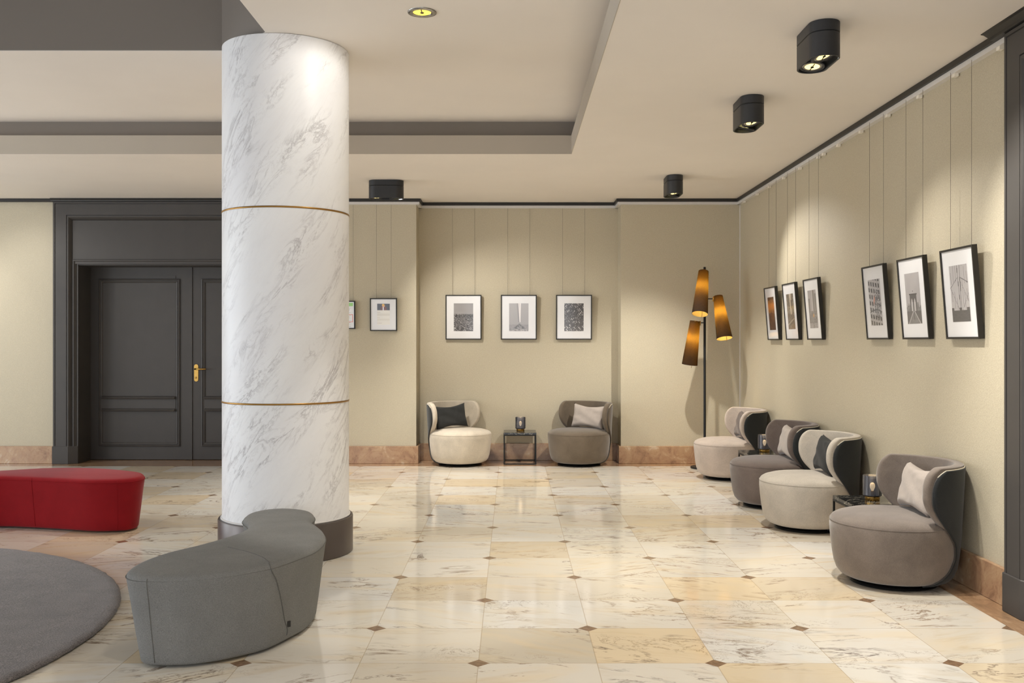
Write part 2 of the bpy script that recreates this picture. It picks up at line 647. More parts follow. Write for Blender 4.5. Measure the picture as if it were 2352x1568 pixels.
# left wall and the wall behind the camera, with unseen window openings added for the fill
wl = MB()
ys = [(-0.2, 2.2), (3.4, 5.8), (6.8, 9.2)]
prev = FY
for a, b in ys:
    wl.box(LX - 0.2, LX, prev, a, 0, ZC)
    wl.box(LX - 0.2, LX, a, b, 0, 0.35)
    wl.box(LX - 0.2, LX, a, b, 2.65, ZC)
    prev = b
wl.box(LX - 0.2, LX, prev, WY + 0.6, 0, ZC)
wl.box(LX - 0.2, LX, FY, WY + 0.6, ZC, ZU + 0.1)
struct(wl.build('wall_left', M['wall']))
wf = MB()
xs = [(-7.9, -5.3), (-4.5, -1.9), (-1.1, 1.5)]
prev = LX - 0.2
for a, b in xs:
    wf.box(prev, a, FY - 0.2, FY, 0, ZC)
    wf.box(a, b, FY - 0.2, FY, 0, 0.35)
    wf.box(a, b, FY - 0.2, FY, 2.65, ZC)
    prev = b
wf.box(prev, WX + 0.25, FY - 0.2, FY, 0, ZC)
struct(wf.build('wall_front', M['void']))
k = 1  # frames of the unseen windows added with the fill lights
for a, b in xs:
    wm = MB()
    for x in (a, (a + b) / 2 - 0.03, b - 0.06):
        wm.box(x, x + 0.06, FY - 0.16, FY - 0.10, 0.35, 2.65)
    wm.box(a, b, FY - 0.16, FY - 0.10, 0.35, 0.41)
    wm.box(a, b, FY - 0.16, FY - 0.10, 2.59, 2.65)
    struct(wm.build('window_%d' % k, M['dark']))
    k += 1
for a, b in ys:
    wm = MB()
    for y in (a, (a + b) / 2 - 0.03, b - 0.06):
        wm.box(LX - 0.16, LX - 0.10, y, y + 0.06, 0.35, 2.65)
    wm.box(LX - 0.16, LX - 0.10, a, b, 0.35, 0.41)
    wm.box(LX - 0.16, LX - 0.10, a, b, 2.59, 2.65)
    struct(wm.build('window_%d' % k, M['dark']))
    k += 1

# ceilings: low ceiling with the tray, the stepped lip, the upper ceiling and the deep dark recess
TX, TY, TF = 0.505, 8.24, 0.4
ce = MB()
ce.box(TX, WX + 0.25, FY - 0.2, WY + 0.6, ZC, ZL)
ce.box(LX - 0.2, TX, TY, WY + 0.6, ZC, ZL)
ce.box(LX - 0.2, TX, FY - 0.2, TF, ZC, ZL)
ce.box(TX + 0.09, WX + 0.25, FY - 0.2, WY + 0.6, ZL, ZU + 0.15)
ce.box(LX - 0.2, TX + 0.09, TY + 0.092, WY + 0.6, ZL, ZU + 0.15)
ce.box(LX - 0.2, TX + 0.09, FY - 0.2, TF, ZL, ZU + 0.15)
VX0, VX1, VY0, VY1 = -6.4, -1.50, 1.3, 6.297
CH = 0.378
ce.prism([(VX1, TF), (TX + 0.09, TF), (TX + 0.09, TY + 0.09), (VX1, TY + 0.09)], ZU, ZU + 0.004)
ce.prism([(LX - 0.2, VY1), (VX1 - CH, VY1), (VX1, VY1 - CH), (VX1, TY + 0.09), (LX - 0.2, TY + 0.09)], ZU, ZU + 0.004)
ce.box(LX - 0.2, VX0, TF, VY1, ZU, ZU + 0.004)
ce.box(VX0, VX1, TF, VY0, ZU, ZU + 0.004)
struct(ce.build('ceiling', M['ceiling']))
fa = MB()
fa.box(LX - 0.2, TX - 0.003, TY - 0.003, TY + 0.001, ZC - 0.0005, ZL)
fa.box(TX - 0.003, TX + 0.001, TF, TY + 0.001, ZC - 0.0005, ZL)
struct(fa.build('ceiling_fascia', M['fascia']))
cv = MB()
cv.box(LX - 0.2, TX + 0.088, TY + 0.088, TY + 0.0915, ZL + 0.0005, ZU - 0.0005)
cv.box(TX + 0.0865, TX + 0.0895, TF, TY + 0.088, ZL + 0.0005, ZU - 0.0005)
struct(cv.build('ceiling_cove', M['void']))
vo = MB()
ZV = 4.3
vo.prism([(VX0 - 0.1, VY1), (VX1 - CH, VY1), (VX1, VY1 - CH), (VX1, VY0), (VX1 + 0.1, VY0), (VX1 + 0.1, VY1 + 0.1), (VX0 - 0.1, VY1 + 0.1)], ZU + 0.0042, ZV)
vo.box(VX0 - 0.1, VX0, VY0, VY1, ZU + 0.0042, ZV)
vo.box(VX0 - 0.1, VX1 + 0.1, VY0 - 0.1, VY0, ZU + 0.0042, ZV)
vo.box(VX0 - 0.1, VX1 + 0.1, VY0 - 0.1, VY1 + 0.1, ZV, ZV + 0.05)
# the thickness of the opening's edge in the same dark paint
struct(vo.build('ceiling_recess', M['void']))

# black moulding under the ceiling, following the walls
def strip(mb, path, t, z0, z1):
    """path of wall corners walked so that the room lies to the right; strip of depth t"""
    for (x0, y0), (x1, y1) in zip(path, path[1:]):
        d = Vector((x1 - x0, y1 - y0)).normalized()
        nrm = Vector((d.y, -d.x)) * t
        e = d * 0.0
        mb.prism([(x0, y0), (x1, y1), (x1 + nrm.x, y1 + nrm.y), (x0 + nrm.x, y0 + nrm.y)], z0, z1)
    for (x0, y0), (x1, y1), (x2, y2) in zip(path, path[1:], path[2:]):   # fill outer corners
        d1 = Vector((x1 - x0, y1 - y0)).normalized()
        d2 = Vector((x2 - x1, y2 - y1)).normalized()
        if d1.x * d2.y - d1.y * d2.x > 0:      # turning left: outer corner on the room side
            n1 = Vector((d1.y, -d1.x)) * t
            n2 = Vector((d2.y, -d2.x)) * t
            q = Vector((x1, y1))
            mb.prism([q, q + n1, q + n1 + n2, q + n2], z0, z1)


path_all = [(D1, WY), (AX0, WY), (AX0, AY), (AX1, AY), (AX1, WY), (WX, WY), (WX, E0 + 0.12)]
t1 = MB()
strip(t1, [(LX, WY), (D0, WY)], 0.052, 2.913, ZC - 0.001)
strip(t1, path_all, 0.052, 2.913, ZC - 0.001)
struct(t1.build('trim_1', M['black']))
rail = MB()
strip(rail, path_all[:-1] + [(WX, E0 + 0.005)], 0.036, 2.884, 2.9125)
rail_o = struct(rail.build('trim_2', M['white']))
for px in (2293, 2190, 2107.8, 2036, 1974.5, 1923, 1889.4, 1876.7, 1835, 1798, 1765, 1737, 1707.5):
    y = 2234 * 2.515 / (px - 1176)
    b = MB().box(WX - 0.032, WX - 0.008, y - 0.018, y + 0.018, 2.866, 2.8845)
    b.build('rail_clip', M['clip'], rail_o)
cb = MB().box(WX - 0.008, WX, WY - 0.008, WY, 0.195, 2.884)
struct(cb.build('trim_3', M['white']))

bb = MB()
strip(bb, [(LX, WY), (D0, WY)], 0.025, 0, 0.195)
strip(bb, path_all[:6], 0.025, 0, 0.195)
struct(bevel(bb.build('baseboard_back', M['stone']), 0.003, 1))
b2 = MB()
strip(b2, [(WX, WY - 0.025), (WX, E0)], 0.025, 0, 0.195)
strip(b2, [(WX, E1), (WX, FY)], 0.025, 0, 0.195)
struct(bevel(b2.build('baseboard_right', M['stone']), 0.003, 1))


# ------------------------------------------------------------------ doors
def sweep_u(mb, prof, u0, u1, vb, vt, fn):
    """moulding profile [(d, w)...] run up, across and down; d measured inward from the outer line"""
    rings = []
    for k_ in range(4):
        ring = []
        for d, w_ in prof:
            u = (u0 + d, u0 + d, u1 - d, u1 - d)[k_]
            v = (vb, vt - d, vt - d, vb)[k_]
            ring.append(fn(u, v, w_))
        rings.append(ring)
    n = len(prof)
    vts = [p for r in rings for p in r]
    f = []
    for a in range(3):
        for i in range(n):
            j = (i + 1) % n
            f.append((a * n + i, a * n + j, (a + 1) * n + j, (a + 1) * n + i))
    f.append(tuple(range(n)))
    f.append(tuple(3 * n + i for i in range(n)))
    mb.add(vts, f)


def sweep_rect(mb, prof, u0, u1, v0, v1, fn):
    """closed rectangular moulding; d inward"""
    n = len(prof)
    vts = []
    for (su, sv) in ((0, 0), (0, 1), (1, 1), (1, 0)):
        for d, w_ in prof:
            vts.append(fn((u0 + d) if not su else (u1 - d), (v0 + d) if not sv else (v1 - d), w_))
    f = []
    for a in range(4):
        b_ = (a + 1) % 4
        for i in range(n):
            j = (i + 1) % n
            f.append((a * n + i, a * n + j, b_ * n + j, b_ * n + i))
    mb.add(vts, f)


def ubox(mb, u0, u1, v0, v1, w0, w1, fn):
    v = [fn(u, vv, w_) for w_ in (w0, w1) for (u, vv) in ((u0, v0), (u1, v0), (u1, v1), (u0, v1))]
    mb.add(v, [(0, 3, 2, 1), (4, 5, 6, 7), (0, 1, 5, 4), (1, 2, 6, 5), (2, 3, 7, 6), (3, 0, 4, 7)])


CASING = [(0.0, 0.0), (0.0, 0.055), (0.006, 0.062), (0.022, 0.062), (0.024, 0.054), (0.028, 0.054), (0.030, 0.060), (0.150, 0.060),
          (0.152, 0.052), (0.158, 0.052), (0.160, 0.062), (0.172, 0.062), (0.180, 0.055), (0.200, 0.022), (0.204, 0.022), (0.204, 0.0)]
INNER = [(0.0, 0.0), (0.0, 0.026), (0.006, 0.034), (0.018, 0.034), (0.022, 0.026), (0.040, 0.006), (0.044, 0.012), (0.056, 0.012), (0.060, 0.0)]
PANEL = [(0.0, 0.0), (0.0, 0.014), (0.010, 0.018), (0.018, 0.008), (0.024, 0.008), (0.028, 0.014), (0.038, 0.010), (0.046, 0.0)]


def make_door(name, fn, u0, u1, handle):
    root = bpy.data.objects.new(name, None)
    C.objects.link(root)
    struct(root)
    c = MB()
    sweep_u(c, CASING, u0, u1, 0.197, 2.913, fn)
    c.build('door_casing', M['dark'], root)
    OV = 2.274
    c = MB()
    ubox(c, u0 + 0.196, u1 - 0.196, OV - 0.05, 2.73, -0.02, 0.022, fn)
    c.build('overdoor_panel', M['dark'], root)
    c = MB()
    sweep_u(c, INNER, u0 + 0.204, u1 - 0.204, 0.197, OV, fn)
    c.build('door_architrave', M['dark'], root)
    c = MB()
    for s in (0, 1):
        def g(d, v, w_):
            return fn((u0 + d) if s == 0 else (u1 - d), v, w_)
        prof = [(-0.006, 0.0), (-0.006, 0.068), (0.172, 0.068), (0.262, 0.014), (0.262, 0.0)]
        n = len(prof)
        vts = [g(d, v, w_) for v in (0.0, 0.197) for d, w_ in prof]
        f = [tuple(range(n)), tuple(range(n, 2 * n))] + [(i, (i + 1) % n, n + (i + 1) % n, n + i) for i in range(n)]
        p_ = MB().add(vts, f)
        bevel(p_.build('plinth_block', M['dark'], root), 0.004, 1)
    iu0, iu1, iv = u0 + 0.258, u1 - 0.258, OV - 0.064
    c = MB()
    ubox(c, iu0 - 0.03, iu0, 0, iv, -0.34, 0.002, fn)
    ubox(c, iu1, iu1 + 0.03, 0, iv, -0.34, 0.002, fn)
    ubox(c, iu0 - 0.03, iu1 + 0.03, iv, iv + 0.03, -0.34, 0.002, fn)
    c.build('door_jamb', M['dark'], root)
    um = (u0 + u1) / 2
    for s in (0, 1):
        a, b = (iu0 - 0.02, um - 0.002) if s == 0 else (um + 0.002, iu1 + 0.02)
        lf = MB()
        ubox(lf, a, b, 0.006, iv + 0.01, -0.37, -0.32, fn)
        a2, b2_ = (a + 0.115, b - 0.13) if s == 0 else (a + 0.115, b - 0.115)

        def fl(u, v, w_):
            return fn(u, v, w_ - 0.32)
        sweep_rect(lf, PANEL, a2, b2_, 0.157, 2.079, fl)
        ubox(lf, a2 + 0.03, b2_ - 0.05, 2.082, 2.118, 0.0, 0.006, fl)
        # middle rail with its two ridges
        ubox(lf, a2 + 0.03, b2_ - 0.045, 0.555, 0.728, 0.0, 0.012, fl)
        for zz in (0.560, 0.700):
            pr = [(0.0, 0.0), (0.0, 0.020), (0.012, 0.028), (0.022, 0.020), (0.034, 0.0)]
            uu0, uu1 = a2 + 0.038, b2_ - 0.055
            vts = [fl(uu, zz + d, w_ + 0.01) for uu in (uu0, uu1) for d, w_ in pr]
            n = len(pr)
            lf.add(vts, [tuple(range(n)), tuple(range(n, 2 * n))] + [(i, (i + 1) % n, n + (i + 1) % n, n + i) for i in range(n)])
        if s == 0:
            ubox(lf, b - 0.05, b + 0.012, 0.006, iv, 0.0, 0.012, fl)
        leaf = lf.build('door_leaf', M['dark'], root)
        if handle and s == 1:
            h = MB()
            hu = um + 0.055
            pts = []
            for i in range(24):
                t_ = 2 * PI * i / 24
                cx = 0.024 * math.cos(t_)
                cz = 0.024 * math.sin(t_) + (0.075 if math.sin(t_) >= 0 else -0.075)
                pts.append((cx, cz))
            n = 24
            vts = [fl(hu + p[0], 1.0 + p[1], w_) for w_ in (0.0, 0.008) for p in pts]
            h.add(vts, [tuple(range(n)), tuple(range(n, 2 * n))] + [(i, (i + 1) % n, n + (i + 1) % n, n + i) for i in range(n)])
            h.tube([fl(hu, 1.045, 0.004), fl(hu, 1.045, 0.05)], 0.011, 12)
            h.tube([fl(hu - 0.006, 1.045, 0.05), fl(hu + 0.06, 1.043, 0.052), fl(hu + 0.125, 1.045, 0.05)], 0.0095, 12)
            h.tube([fl(hu, 0.945, 0.004), fl(hu, 0.945, 0.012)], 0.010, 16)
            h.build('door_handle', M['brass'], leaf)
    return root


make_door('door_1', lambda u, v, w_: (u, WY - w_, v), D0, D1, True)
make_door('door_2', lambda u, v, w_: (WX - w_, -u, v), -E0, -E1, False)
# moulded crown above the right-hand door
cr = MB()
prof = [(2.545, 2.913), (2.470, 2.913), (2.466, 2.926), (2.452, 2.934), (2.440, 2.9415), (2.425, 2.944), (2.425, 2.9475), (2.545, 2.9475)]
cr.loft([[(x, yy, z) for x, z in prof] for yy in (E0 + 0.12, E1 - 0.12)], smooth=False)
struct(cr.build('trim_4', M['black']))
cr = MB()
prof = [(WY, 2.913), (WY - 0.068, 2.913), (WY - 0.072, 2.928), (WY - 0.085, 2.938), (WY - 0.085, 2.9475), (WY, 2.9475)]
cr.loft([[(xx, y, z) for y, z in prof] for xx in (D0 - 0.02, D1 + 0.02)], smooth=False)
struct(cr.build('trim_5', M['black']))

# ------------------------------------------------------------------ marble column
CX, CY = -1.467, 6.322
col = thing('marble_column', (CX, CY, 0), 'round white marble column with grey veins and two thin gold bands', 'column')
prof = [(0.39, 0.22), (0.402, 0.222), (0.402, ZU - 0.004), (0.398, ZU - 0.001), (0.0, ZU - 0.001)]
MB().lathe(prof, n=96).build('shaft', M['column'], col, autosmooth=40)
for zc in (0.976, 2.182):
    MB().lathe([(0.400, zc - 0.006), (0.4045, zc - 0.005), (0.4045, zc + 0.005), (0.400, zc + 0.006)], n=96).build('gold_band', M['gold'], col)
MB().lathe([(0.0, 0.001), (0.424, 0.001), (0.428, 0.004), (0.428, 0.226), (0.424, 0.232), (0.412, 0.232), (0.404, 0.226), (0.404, 0.20), (0.0, 0.20)], n=96).build('base_ring', M['ring'], col, autosmooth=40)
MB().lathe([(0.4025, 0.228), (0.411, 0.233), (0.4115, 0.239), (0.4025, 0.243)], n=96).build('bead', M['white'], col)


# ------------------------------------------------------------------ ceiling lamps
def stadium(hw, hl, n=14):
    """capsule outline: half width hw, half length of the straight part hl along local Y"""
    p = []
    for i in range(n + 1):
        a = PI * i / n
        p.append((hw * math.cos(a), hl + hw * math.sin(a)))
    for i in range(n + 1):
        a = PI + PI * i / n
        p.append((hw * math.cos(a), -hl + hw * math.sin(a)))
    return p


def twin_spot(x, y, rz, label, aims, powers, halves, flush=ZC):
    t = thing('ceiling_spotlight', (x, y, flush), label, 'ceiling light', 'black twin ceiling spotlights')
    hw, hl = 0.077, 0.095
    cs, sn = math.cos(rz), math.sin(rz)

    def ring(sc, z):
        return [((px * cs - py * sn), (px * sn + py * cs), z) for px, py in stadium(hw + sc, hl)]
    m = MB()
    m.loft([ring(-0.002, -0.001), ring(0, -0.003), ring(0, -0.052), ring(-0.002, -0.054)])
    m.build('mount', M['fixture'], t, autosmooth=40)
    m = MB()
    m.loft([ring(-0.004, -0.052), ring(-0.004, -0.062)], cap0=False, cap1=False)
    m.build('shadow_gap', M['nearblack'], t)
    h = MB()
    h.loft([ring(-0.006, -0.060), ring(-0.002, -0.058), ring(0, -0.060), ring(0, -0.178), ring(-0.002, -0.180), ring(-0.007, -0.180), ring(-0.009, -0.178), ring(-0.009, -0.150)], cap0=True, cap1=True)
    h.build('housing', M['fixture'], t, autosmooth=40)
    for s, aim, pw, hf in zip((-1, 1), aims, powers, halves):
        lx, ly = -s * hl * sn, s * hl * cs
        g = bpy.data.objects.new('lamp', None)
        C.objects.link(g)
        g.parent = t
        g.location = (lx, ly, -0.163)
        v = Vector(aim) - Vector((x + lx, y + ly, flush - 0.17))
        ang = v.angle(Vector((0, 0, -1)))
        ax = Vector((0, 0, -1)).cross(v)
        q = Matrix.Rotation(min(ang, R(20)), 4, ax.normalized()).to_quaternion() if ax.length > 1e-3 else Matrix.Identity(4).to_quaternion()
        g.rotation_euler = q.to_euler()
        MB().lathe([(0.066, 0.004), (0.066, -0.003), (0.060, -0.006), (0.054, -0.003), (0.050, 0.004)], n=32).build('bezel', M['fixture'], g)
        MB().lathe([(0.053, 0.002), (0.048, -0.003), (0.040, -0.001), (0.036, 0.002)], n=32).build('chrome_ring', M['chrome'], g)
        MB().lathe([(0.038, -0.001), (0.028, 0.004), (0.0, 0.008)], n=32).build('reflector', M['lens'], g)
        bmb = MB().box(-0.002, 0.002, -0.040, 0.040, -0.005, -0.002)
        bmb.lathe([(0.0, -0.007), (0.008, -0.006), (0.008, -0.002), (0.0, -0.001)], n=12)
        bmb.build('bridge', M['nearblack'], g)
        if pw > 0:
            d = v.normalized() * 0.03
            spot(t, (x + lx + d.x, y + ly + d.y, flush - 0.185), aim, pw, hf)
    return t


twin_spot(1.557, 4.95, 0, 'large black twin ceiling spotlight nearest the camera, at top right', ((2.545, 4.35, 1.3), (1.4, 4.7, 0)), (85, 140), (44, 48))
twin_spot(1.557, 6.41, 0, 'black twin ceiling spotlight, second back, with its two lamps tilted apart', ((2.4, 5.3, 0.9), (1.1, 7.2, 0)), (60, 145), (42, 48))
twin_spot(1.557, 9.40, 0, 'black ceiling spotlight above the three-shade floor lamp', ((2.545, 8.3, 1.4), (1.25, 10.0, 0.0)), (75, 165), (40, 50))
twin_spot(-1.242, 9.61, R(90), 'black twin ceiling spotlight seen side-on beside the marble column', ((0.1, 10.9, 1.0), (-1.2, 9.4, 0.0)), (85, 190), (42, 46))
twin_spot(-5.95, 9.61, R(90), 'black twin ceiling spotlight left of the double door', ((-5.0, 10.85, 1.5), (-6.4, 10.85, 1.4)), (24, 18), (44, 42))


def downlight(x, y, label, powers):
    t = thing('recessed_downlight', (x, y, ZU), label, 'ceiling light', 'recessed ceiling downlights')
    MB().lathe([(0.083, -0.0005), (0.082, -0.005), (0.062, -0.008), (0.053, -0.005), (0.051, -0.001)], n=48).build('trim_ring', M['chrome'], t)
    MB().lathe([(0.052, -0.0015), (0.02, -0.001), (0.0, -0.001)], n=32).build('reflector', M['lensy'], t)
    b = MB().box(-0.003, 0.003, -0.050, 0.0, -0.006, -0.003)
    b.lathe([(0.0, -0.009), (0.010, -0.007), (0.012, -0.003), (0.0, -0.002)], n=16)
    b.build('bridge', M['ring'], t)
    for tgt, pw, hf in powers:
        spot(t, (x, y, ZU - 0.03), tgt, pw, hf, 0.35)
    return t


downlight(-0.5135, 5.555, 'round recessed downlight with glowing yellow reflector in the upper ceiling',
          (((-0.5135, 5.555, 0), 90, 24), ((-1.2, 5.95, 2.05), 17, 60)))
downlight(-2.05, 7.55, 'recessed downlight in the upper ceiling behind the marble column', (((-2.1, 7.5, 0), 110, 26),))


# ------------------------------------------------------------------ armchairs
def interp(tab, x):
    if x <= tab[0][0]:
        return tab[0][1]
    for (a, fa), (b, fb) in zip(tab, tab[1:]):
        if x <= b:
            t = (x - a) / (b - a)
            return fa + (fb - fa) * t
    return tab[-1][1]


PHI = [(0.02, 76), (0.045, 68), (0.08, 57), (0.12, 49), (0.17, 44.5), (0.22, 44.5), (0.27, 50), (0.32, 59), (0.37, 69), (0.42, 78.5), (0.47, 84.5), (0.52, 87),
       (0.58, 87), (0.62, 85.5), (0.652, 82.5), (0.674, 78), (0.688, 73), (0.695, 66)]
DRUM = [(0.0, 0.030), (0.235, 0.030), (0.262, 0.034), (0.288, 0.046), (0.308, 0.070), (0.322, 0.110), (0.332, 0.17), (0.340, 0.24), (0.345, 0.30), (0.345, 0.335),
        (0.341, 0.352), (0.332, 0.364), (0.312, 0.376), (0.27, 0.388), (0.20, 0.396), (0.10, 0.400), (0.0, 0.401)]


def shell_r(z):
    if z < 0.335:
        return interp([(q, r) for r, q in DRUM[1:10]], z)
    return 0.345 + 0.018 * (z - 0.335) / 0.34


def arc_grid(zs, rfun, phi_fun, n=28):
    v, f = [], []
    for z in zs:
        pm = R(phi_fun(z))
        r = rfun(z)
        for i in range(n + 1):
            a = -pm + 2 * pm * i / n
            v.append((r * math.sin(a), r * math.cos(a), z))     # back is +Y
    m = n + 1
    for k_ in range(len(zs) - 1):
        for i in range(n):
            f.append((k_ * m + i, k_ * m + i + 1, (k_ + 1) * m + i + 1, (k_ + 1) * m + i))
    return v, f


def make_chair(x, y, rz, fab, outer, pipe, label):
    t = thing('swivel_armchair', (x, y, 0), label, 'chair', 'round swivel armchairs', rz)
    MB().lathe([(0.0, 0.0), (0.235, 0.0), (0.238, 0.006), (0.232, 0.012), (0.10, 0.016), (0.10, 0.031), (0.0, 0.031)], n=48).build('swivel_base', M['bsteel'], t, autosmooth=40)
    s = MB().lathe(DRUM, n=64).build('seat', fab, t, autosmooth=75)
    sm = MB()
    sm.tube([(0.3440 * math.cos(2 * PI * i / 72), 0.3440 * math.sin(2 * PI * i / 72), 0.345) for i in range(72)], 0.0016, 6, True)
    sm.build('seam', fab, s)
    # padded inner back: a thick curved pad with rolled edge
    zs = [0.31, 0.34, 0.37, 0.40, 0.43, 0.46, 0.49, 0.52, 0.55, 0.58, 0.61, 0.642, 0.664, 0.678, 0.687]
    v, f = arc_grid(zs, lambda z: shell_r(z) - 0.022, lambda z: interp(PHI, z) - 2.0)
    b = MB().add(v, f, 0, True).build('backrest', fab, t, fix=False)
    so = b.modifiers.new('solidify', 'SOLIDIFY')
    so.thickness = 0.050
    so.offset = 0.0
    subsurf(b, 2)
    # dark outer shell, wrapping down behind the seat
    zs = [0.028, 0.034, 0.046, 0.058, 0.070, 0.09, 0.11, 0.14, 0.17, 0.20, 0.24, 0.27, 0.30, 0.32, 0.335, 0.37, 0.40, 0.43, 0.46, 0.49, 0.52, 0.55, 0.58, 0.61, 0.635, 0.653, 0.663, 0.668]
    def ph(z):
        if z < 0.30:
            return interp(PHI, z)
        k_ = min(1.0, (z - 0.30) / 0.10)
        return interp(PHI, z + 0.018 * k_) - 8.0 * k_
    v, f = arc_grid(zs, lambda z: shell_r(z) + 0.0055, ph, 32)
    o = MB().add(v, f, 0, True).build('outer_shell', outer, t, fix=False)
    so = o.modifiers.new('solidify', 'SOLIDIFY')
    so.thickness = 0.007
    so.offset = -1.0
    # piping round the outer shell's edge; its top glint put into the pale colour
    pts = []
    for z in zs:
        a = R(ph(z))
        pts.append(((shell_r(z) + 0.006) * math.sin(a), (shell_r(z) + 0.006) * math.cos(a), z))
    top = []
    a0 = ph(zs[-1])
    for i in range(1, 24):
        a = R(a0 - 2 * a0 * i / 24)
        rr = shell_r(zs[-1]) + 0.006
        top.append((rr * math.sin(a), rr * math.cos(a), zs[-1] + 0.001))
    low = [p for p in pts if p[2] < 0.64]
    high = [p for p in pts if p[2] > 0.615]
    for sgn in (-1, 1):
        MB().tube([(sgn * p[0], p[1], p[2]) for p in low], 0.0026, 6).build('piping', M['pipingd'], t)
    MB().tube(high + top + [(-p[0], p[1], p[2]) for p in reversed(high)], 0.0034, 6).build('piping', pipe, t)
    return t


G = 2.165
chairs = {
    'near': (G, 5.526, R(-90), M['f_taupe'], M['f_dark'], M['piping'], 'large taupe velvet swivel armchair with charcoal back, closest to the camera by the right wall'),
    'pale': (G, 7.12, R(-90), M['f_light'], M['f_dark'], M['piping'], 'pale grey-beige swivel armchair holding a charcoal cushion by the right wall'),
    'third': (G, 8.09, R(-90), M['f_mocha'], M['f_dark'], M['piping'], 'dark taupe swivel armchair by the right wall, wedged directly behind the pale grey-beige one'),
    'far': (G, 9.71, R(-90), M['f_rose'], M['f_dark'], M['piping'], 'pinkish-beige swivel armchair next to the floor lamp in the corner'),
    'al_left': (-0.572, 10.765, R(47), M['f_beige'], M['f_dark'], M['piping'], 'light beige swivel armchair with charcoal cushion in the alcove, left of the small table'),
    'al_right': (0.741, 10.765, R(-47), M['f_brown'], M['f_darkb'], M['piping'], 'dark brown swivel armchair with pale cushion in the alcove, right of the small table'),
}
for c_ in chairs.values():
    make_chair(*c_)


# ------------------------------------------------------------------ cushions
def make_cushion(chair, s, back, lean, yaw, roll, mat, label, wd=0.40, ht=0.27, th=0.105, seed=1, z0=0.392):
    x, y, rz = chair[0], chair[1], chair[2]
    rnd = random.Random(seed)
    ph = [rnd.uniform(0, 6.28) for _ in range(8)]
    n, m = 26, 20

    def side(sg):
        out = []
        for j in range(m + 1):
            for i in range(n + 1):
                u, v = -1 + 2 * i / n, -1 + 2 * j / m
                e = (1 - u ** 4) * (1 - v ** 4)
                pin_x = 1 - 0.10 * (1 - abs(v) ** 1.5) * abs(u) ** 3 * 1.0
                pin_z = 1 - 0.24 * (1 - abs(u) ** 1.5) * abs(v) ** 3 * 1.0
                px, pz = u * wd / 2 * pin_x, v * ht / 2 * pin_z
                d = th / 2 * max(e, 0) ** 0.42
                ang = math.atan2(v, u)
                rr = math.hypot(u, v)
                wr = 0.0035 * math.sin(ang * 9 + ph[0] + 2 * math.sin(rr * 4 + ph[1])) * max(0, min(1, (rr - 0.35) * 1.5)) * max(e, 0)
                wr += 0.003 * math.sin(u * 5 + v * 7 + ph[2]) * e
                out.append((px, sg * (d + wr * (1 if d > 0 else 0)), pz))
        return out
    f = []
    for j in range(m):
        for i in range(n):
            a = j * (n + 1) + i
            f.append((a, a + 1, a + n + 2, a + n + 1))
    mb = MB()
    mb.add(side(-1), f, 0, True)
    mb.add(side(1), f, 0, True)
    o = mb.build('cushion', mat)
    tag(o, label, 'cushion', 'scatter cushions on the armchairs')
    loc = Matrix.Rotation(rz, 4, 'Z') @ Vector((s, back, 0, 1))
    o.matrix_world = (Matrix.Translation((x + loc[0], y + loc[1], z0 + ht / 2 * 0.99)) @ Matrix.Rotation(rz + R(yaw), 4, 'Z')
                      @ Matrix.Rotation(R(-lean), 4, 'X') @ Matrix.Rotation(R(roll), 4, 'Y'))
    return o


make_cushion(chairs['near'], 0.0, 0.145, 13, 0, 0, M['c_light'], 'pale grey cushion on the large taupe armchair closest to the camera', seed=3)
make_cushion(chairs['pale'], 0.0, 0.145, 13, 0, 2, M['c_dark'], 'charcoal cushion on the pale grey-beige armchair by the right wall', seed=4)
make_cushion(chairs['third'], 0.0, 0.145, 13, 0, 0, M['c_light'], 'pale cushion on the dark taupe armchair wedged behind the pale grey-beige one', seed=5)
make_cushion(chairs['far'], 0.0, 0.145, 13, 0, 0, M['c_mauve'], 'dark mauve-grey cushion on the armchair next to the floor lamp', seed=6)
make_cushion(chairs['al_left'], -0.02, 0.135, 12, -16, -4, M['c_dark'], 'charcoal cushion on the light beige armchair in the alcove', seed=8)
make_cushion(chairs['al_right'], 0.02, 0.135, 12, 16, 3, M['c_light'], 'pale cushion on the dark brown armchair in the alcove', seed=9)


# ------------------------------------------------------------------ side tables and their lamps
def side_table(x, y, label, wd=0.362, ht=0.352):
    t = thing('side_table', (x, y, 0), label, 'table', 'small black marble-topped side tables')
    h = wd / 2
    bevel(MB().box(-h, h, -h, h, ht - 0.022, ht).build('tabletop', M['bmarble'], t), 0.002, 1)
    f = MB()
    b = 0.012
    for sx in (-1, 1):
        for sy in (-1, 1):
            f.box(sx * h - (b if sx > 0 else 0), sx * h + (b if sx < 0 else 0), sy * h - (b if sy > 0 else 0), sy * h + (b if sy < 0 else 0), 0, ht - 0.0225)
    for z0, z1 in ((0, b), (ht - 0.0345, ht - 0.0225)):
        f.box(-h + b, h - b, -h, -h + b, z0, z1)
        f.box(-h + b, h - b, h - b, h, z0, z1)
        f.box(-h, -h + b, -h + b, h - b, z0, z1)
        f.box(h - b, h, -h + b, h - b, z0, z1)
    f.build('frame', M['bsteel'], t)
    return t


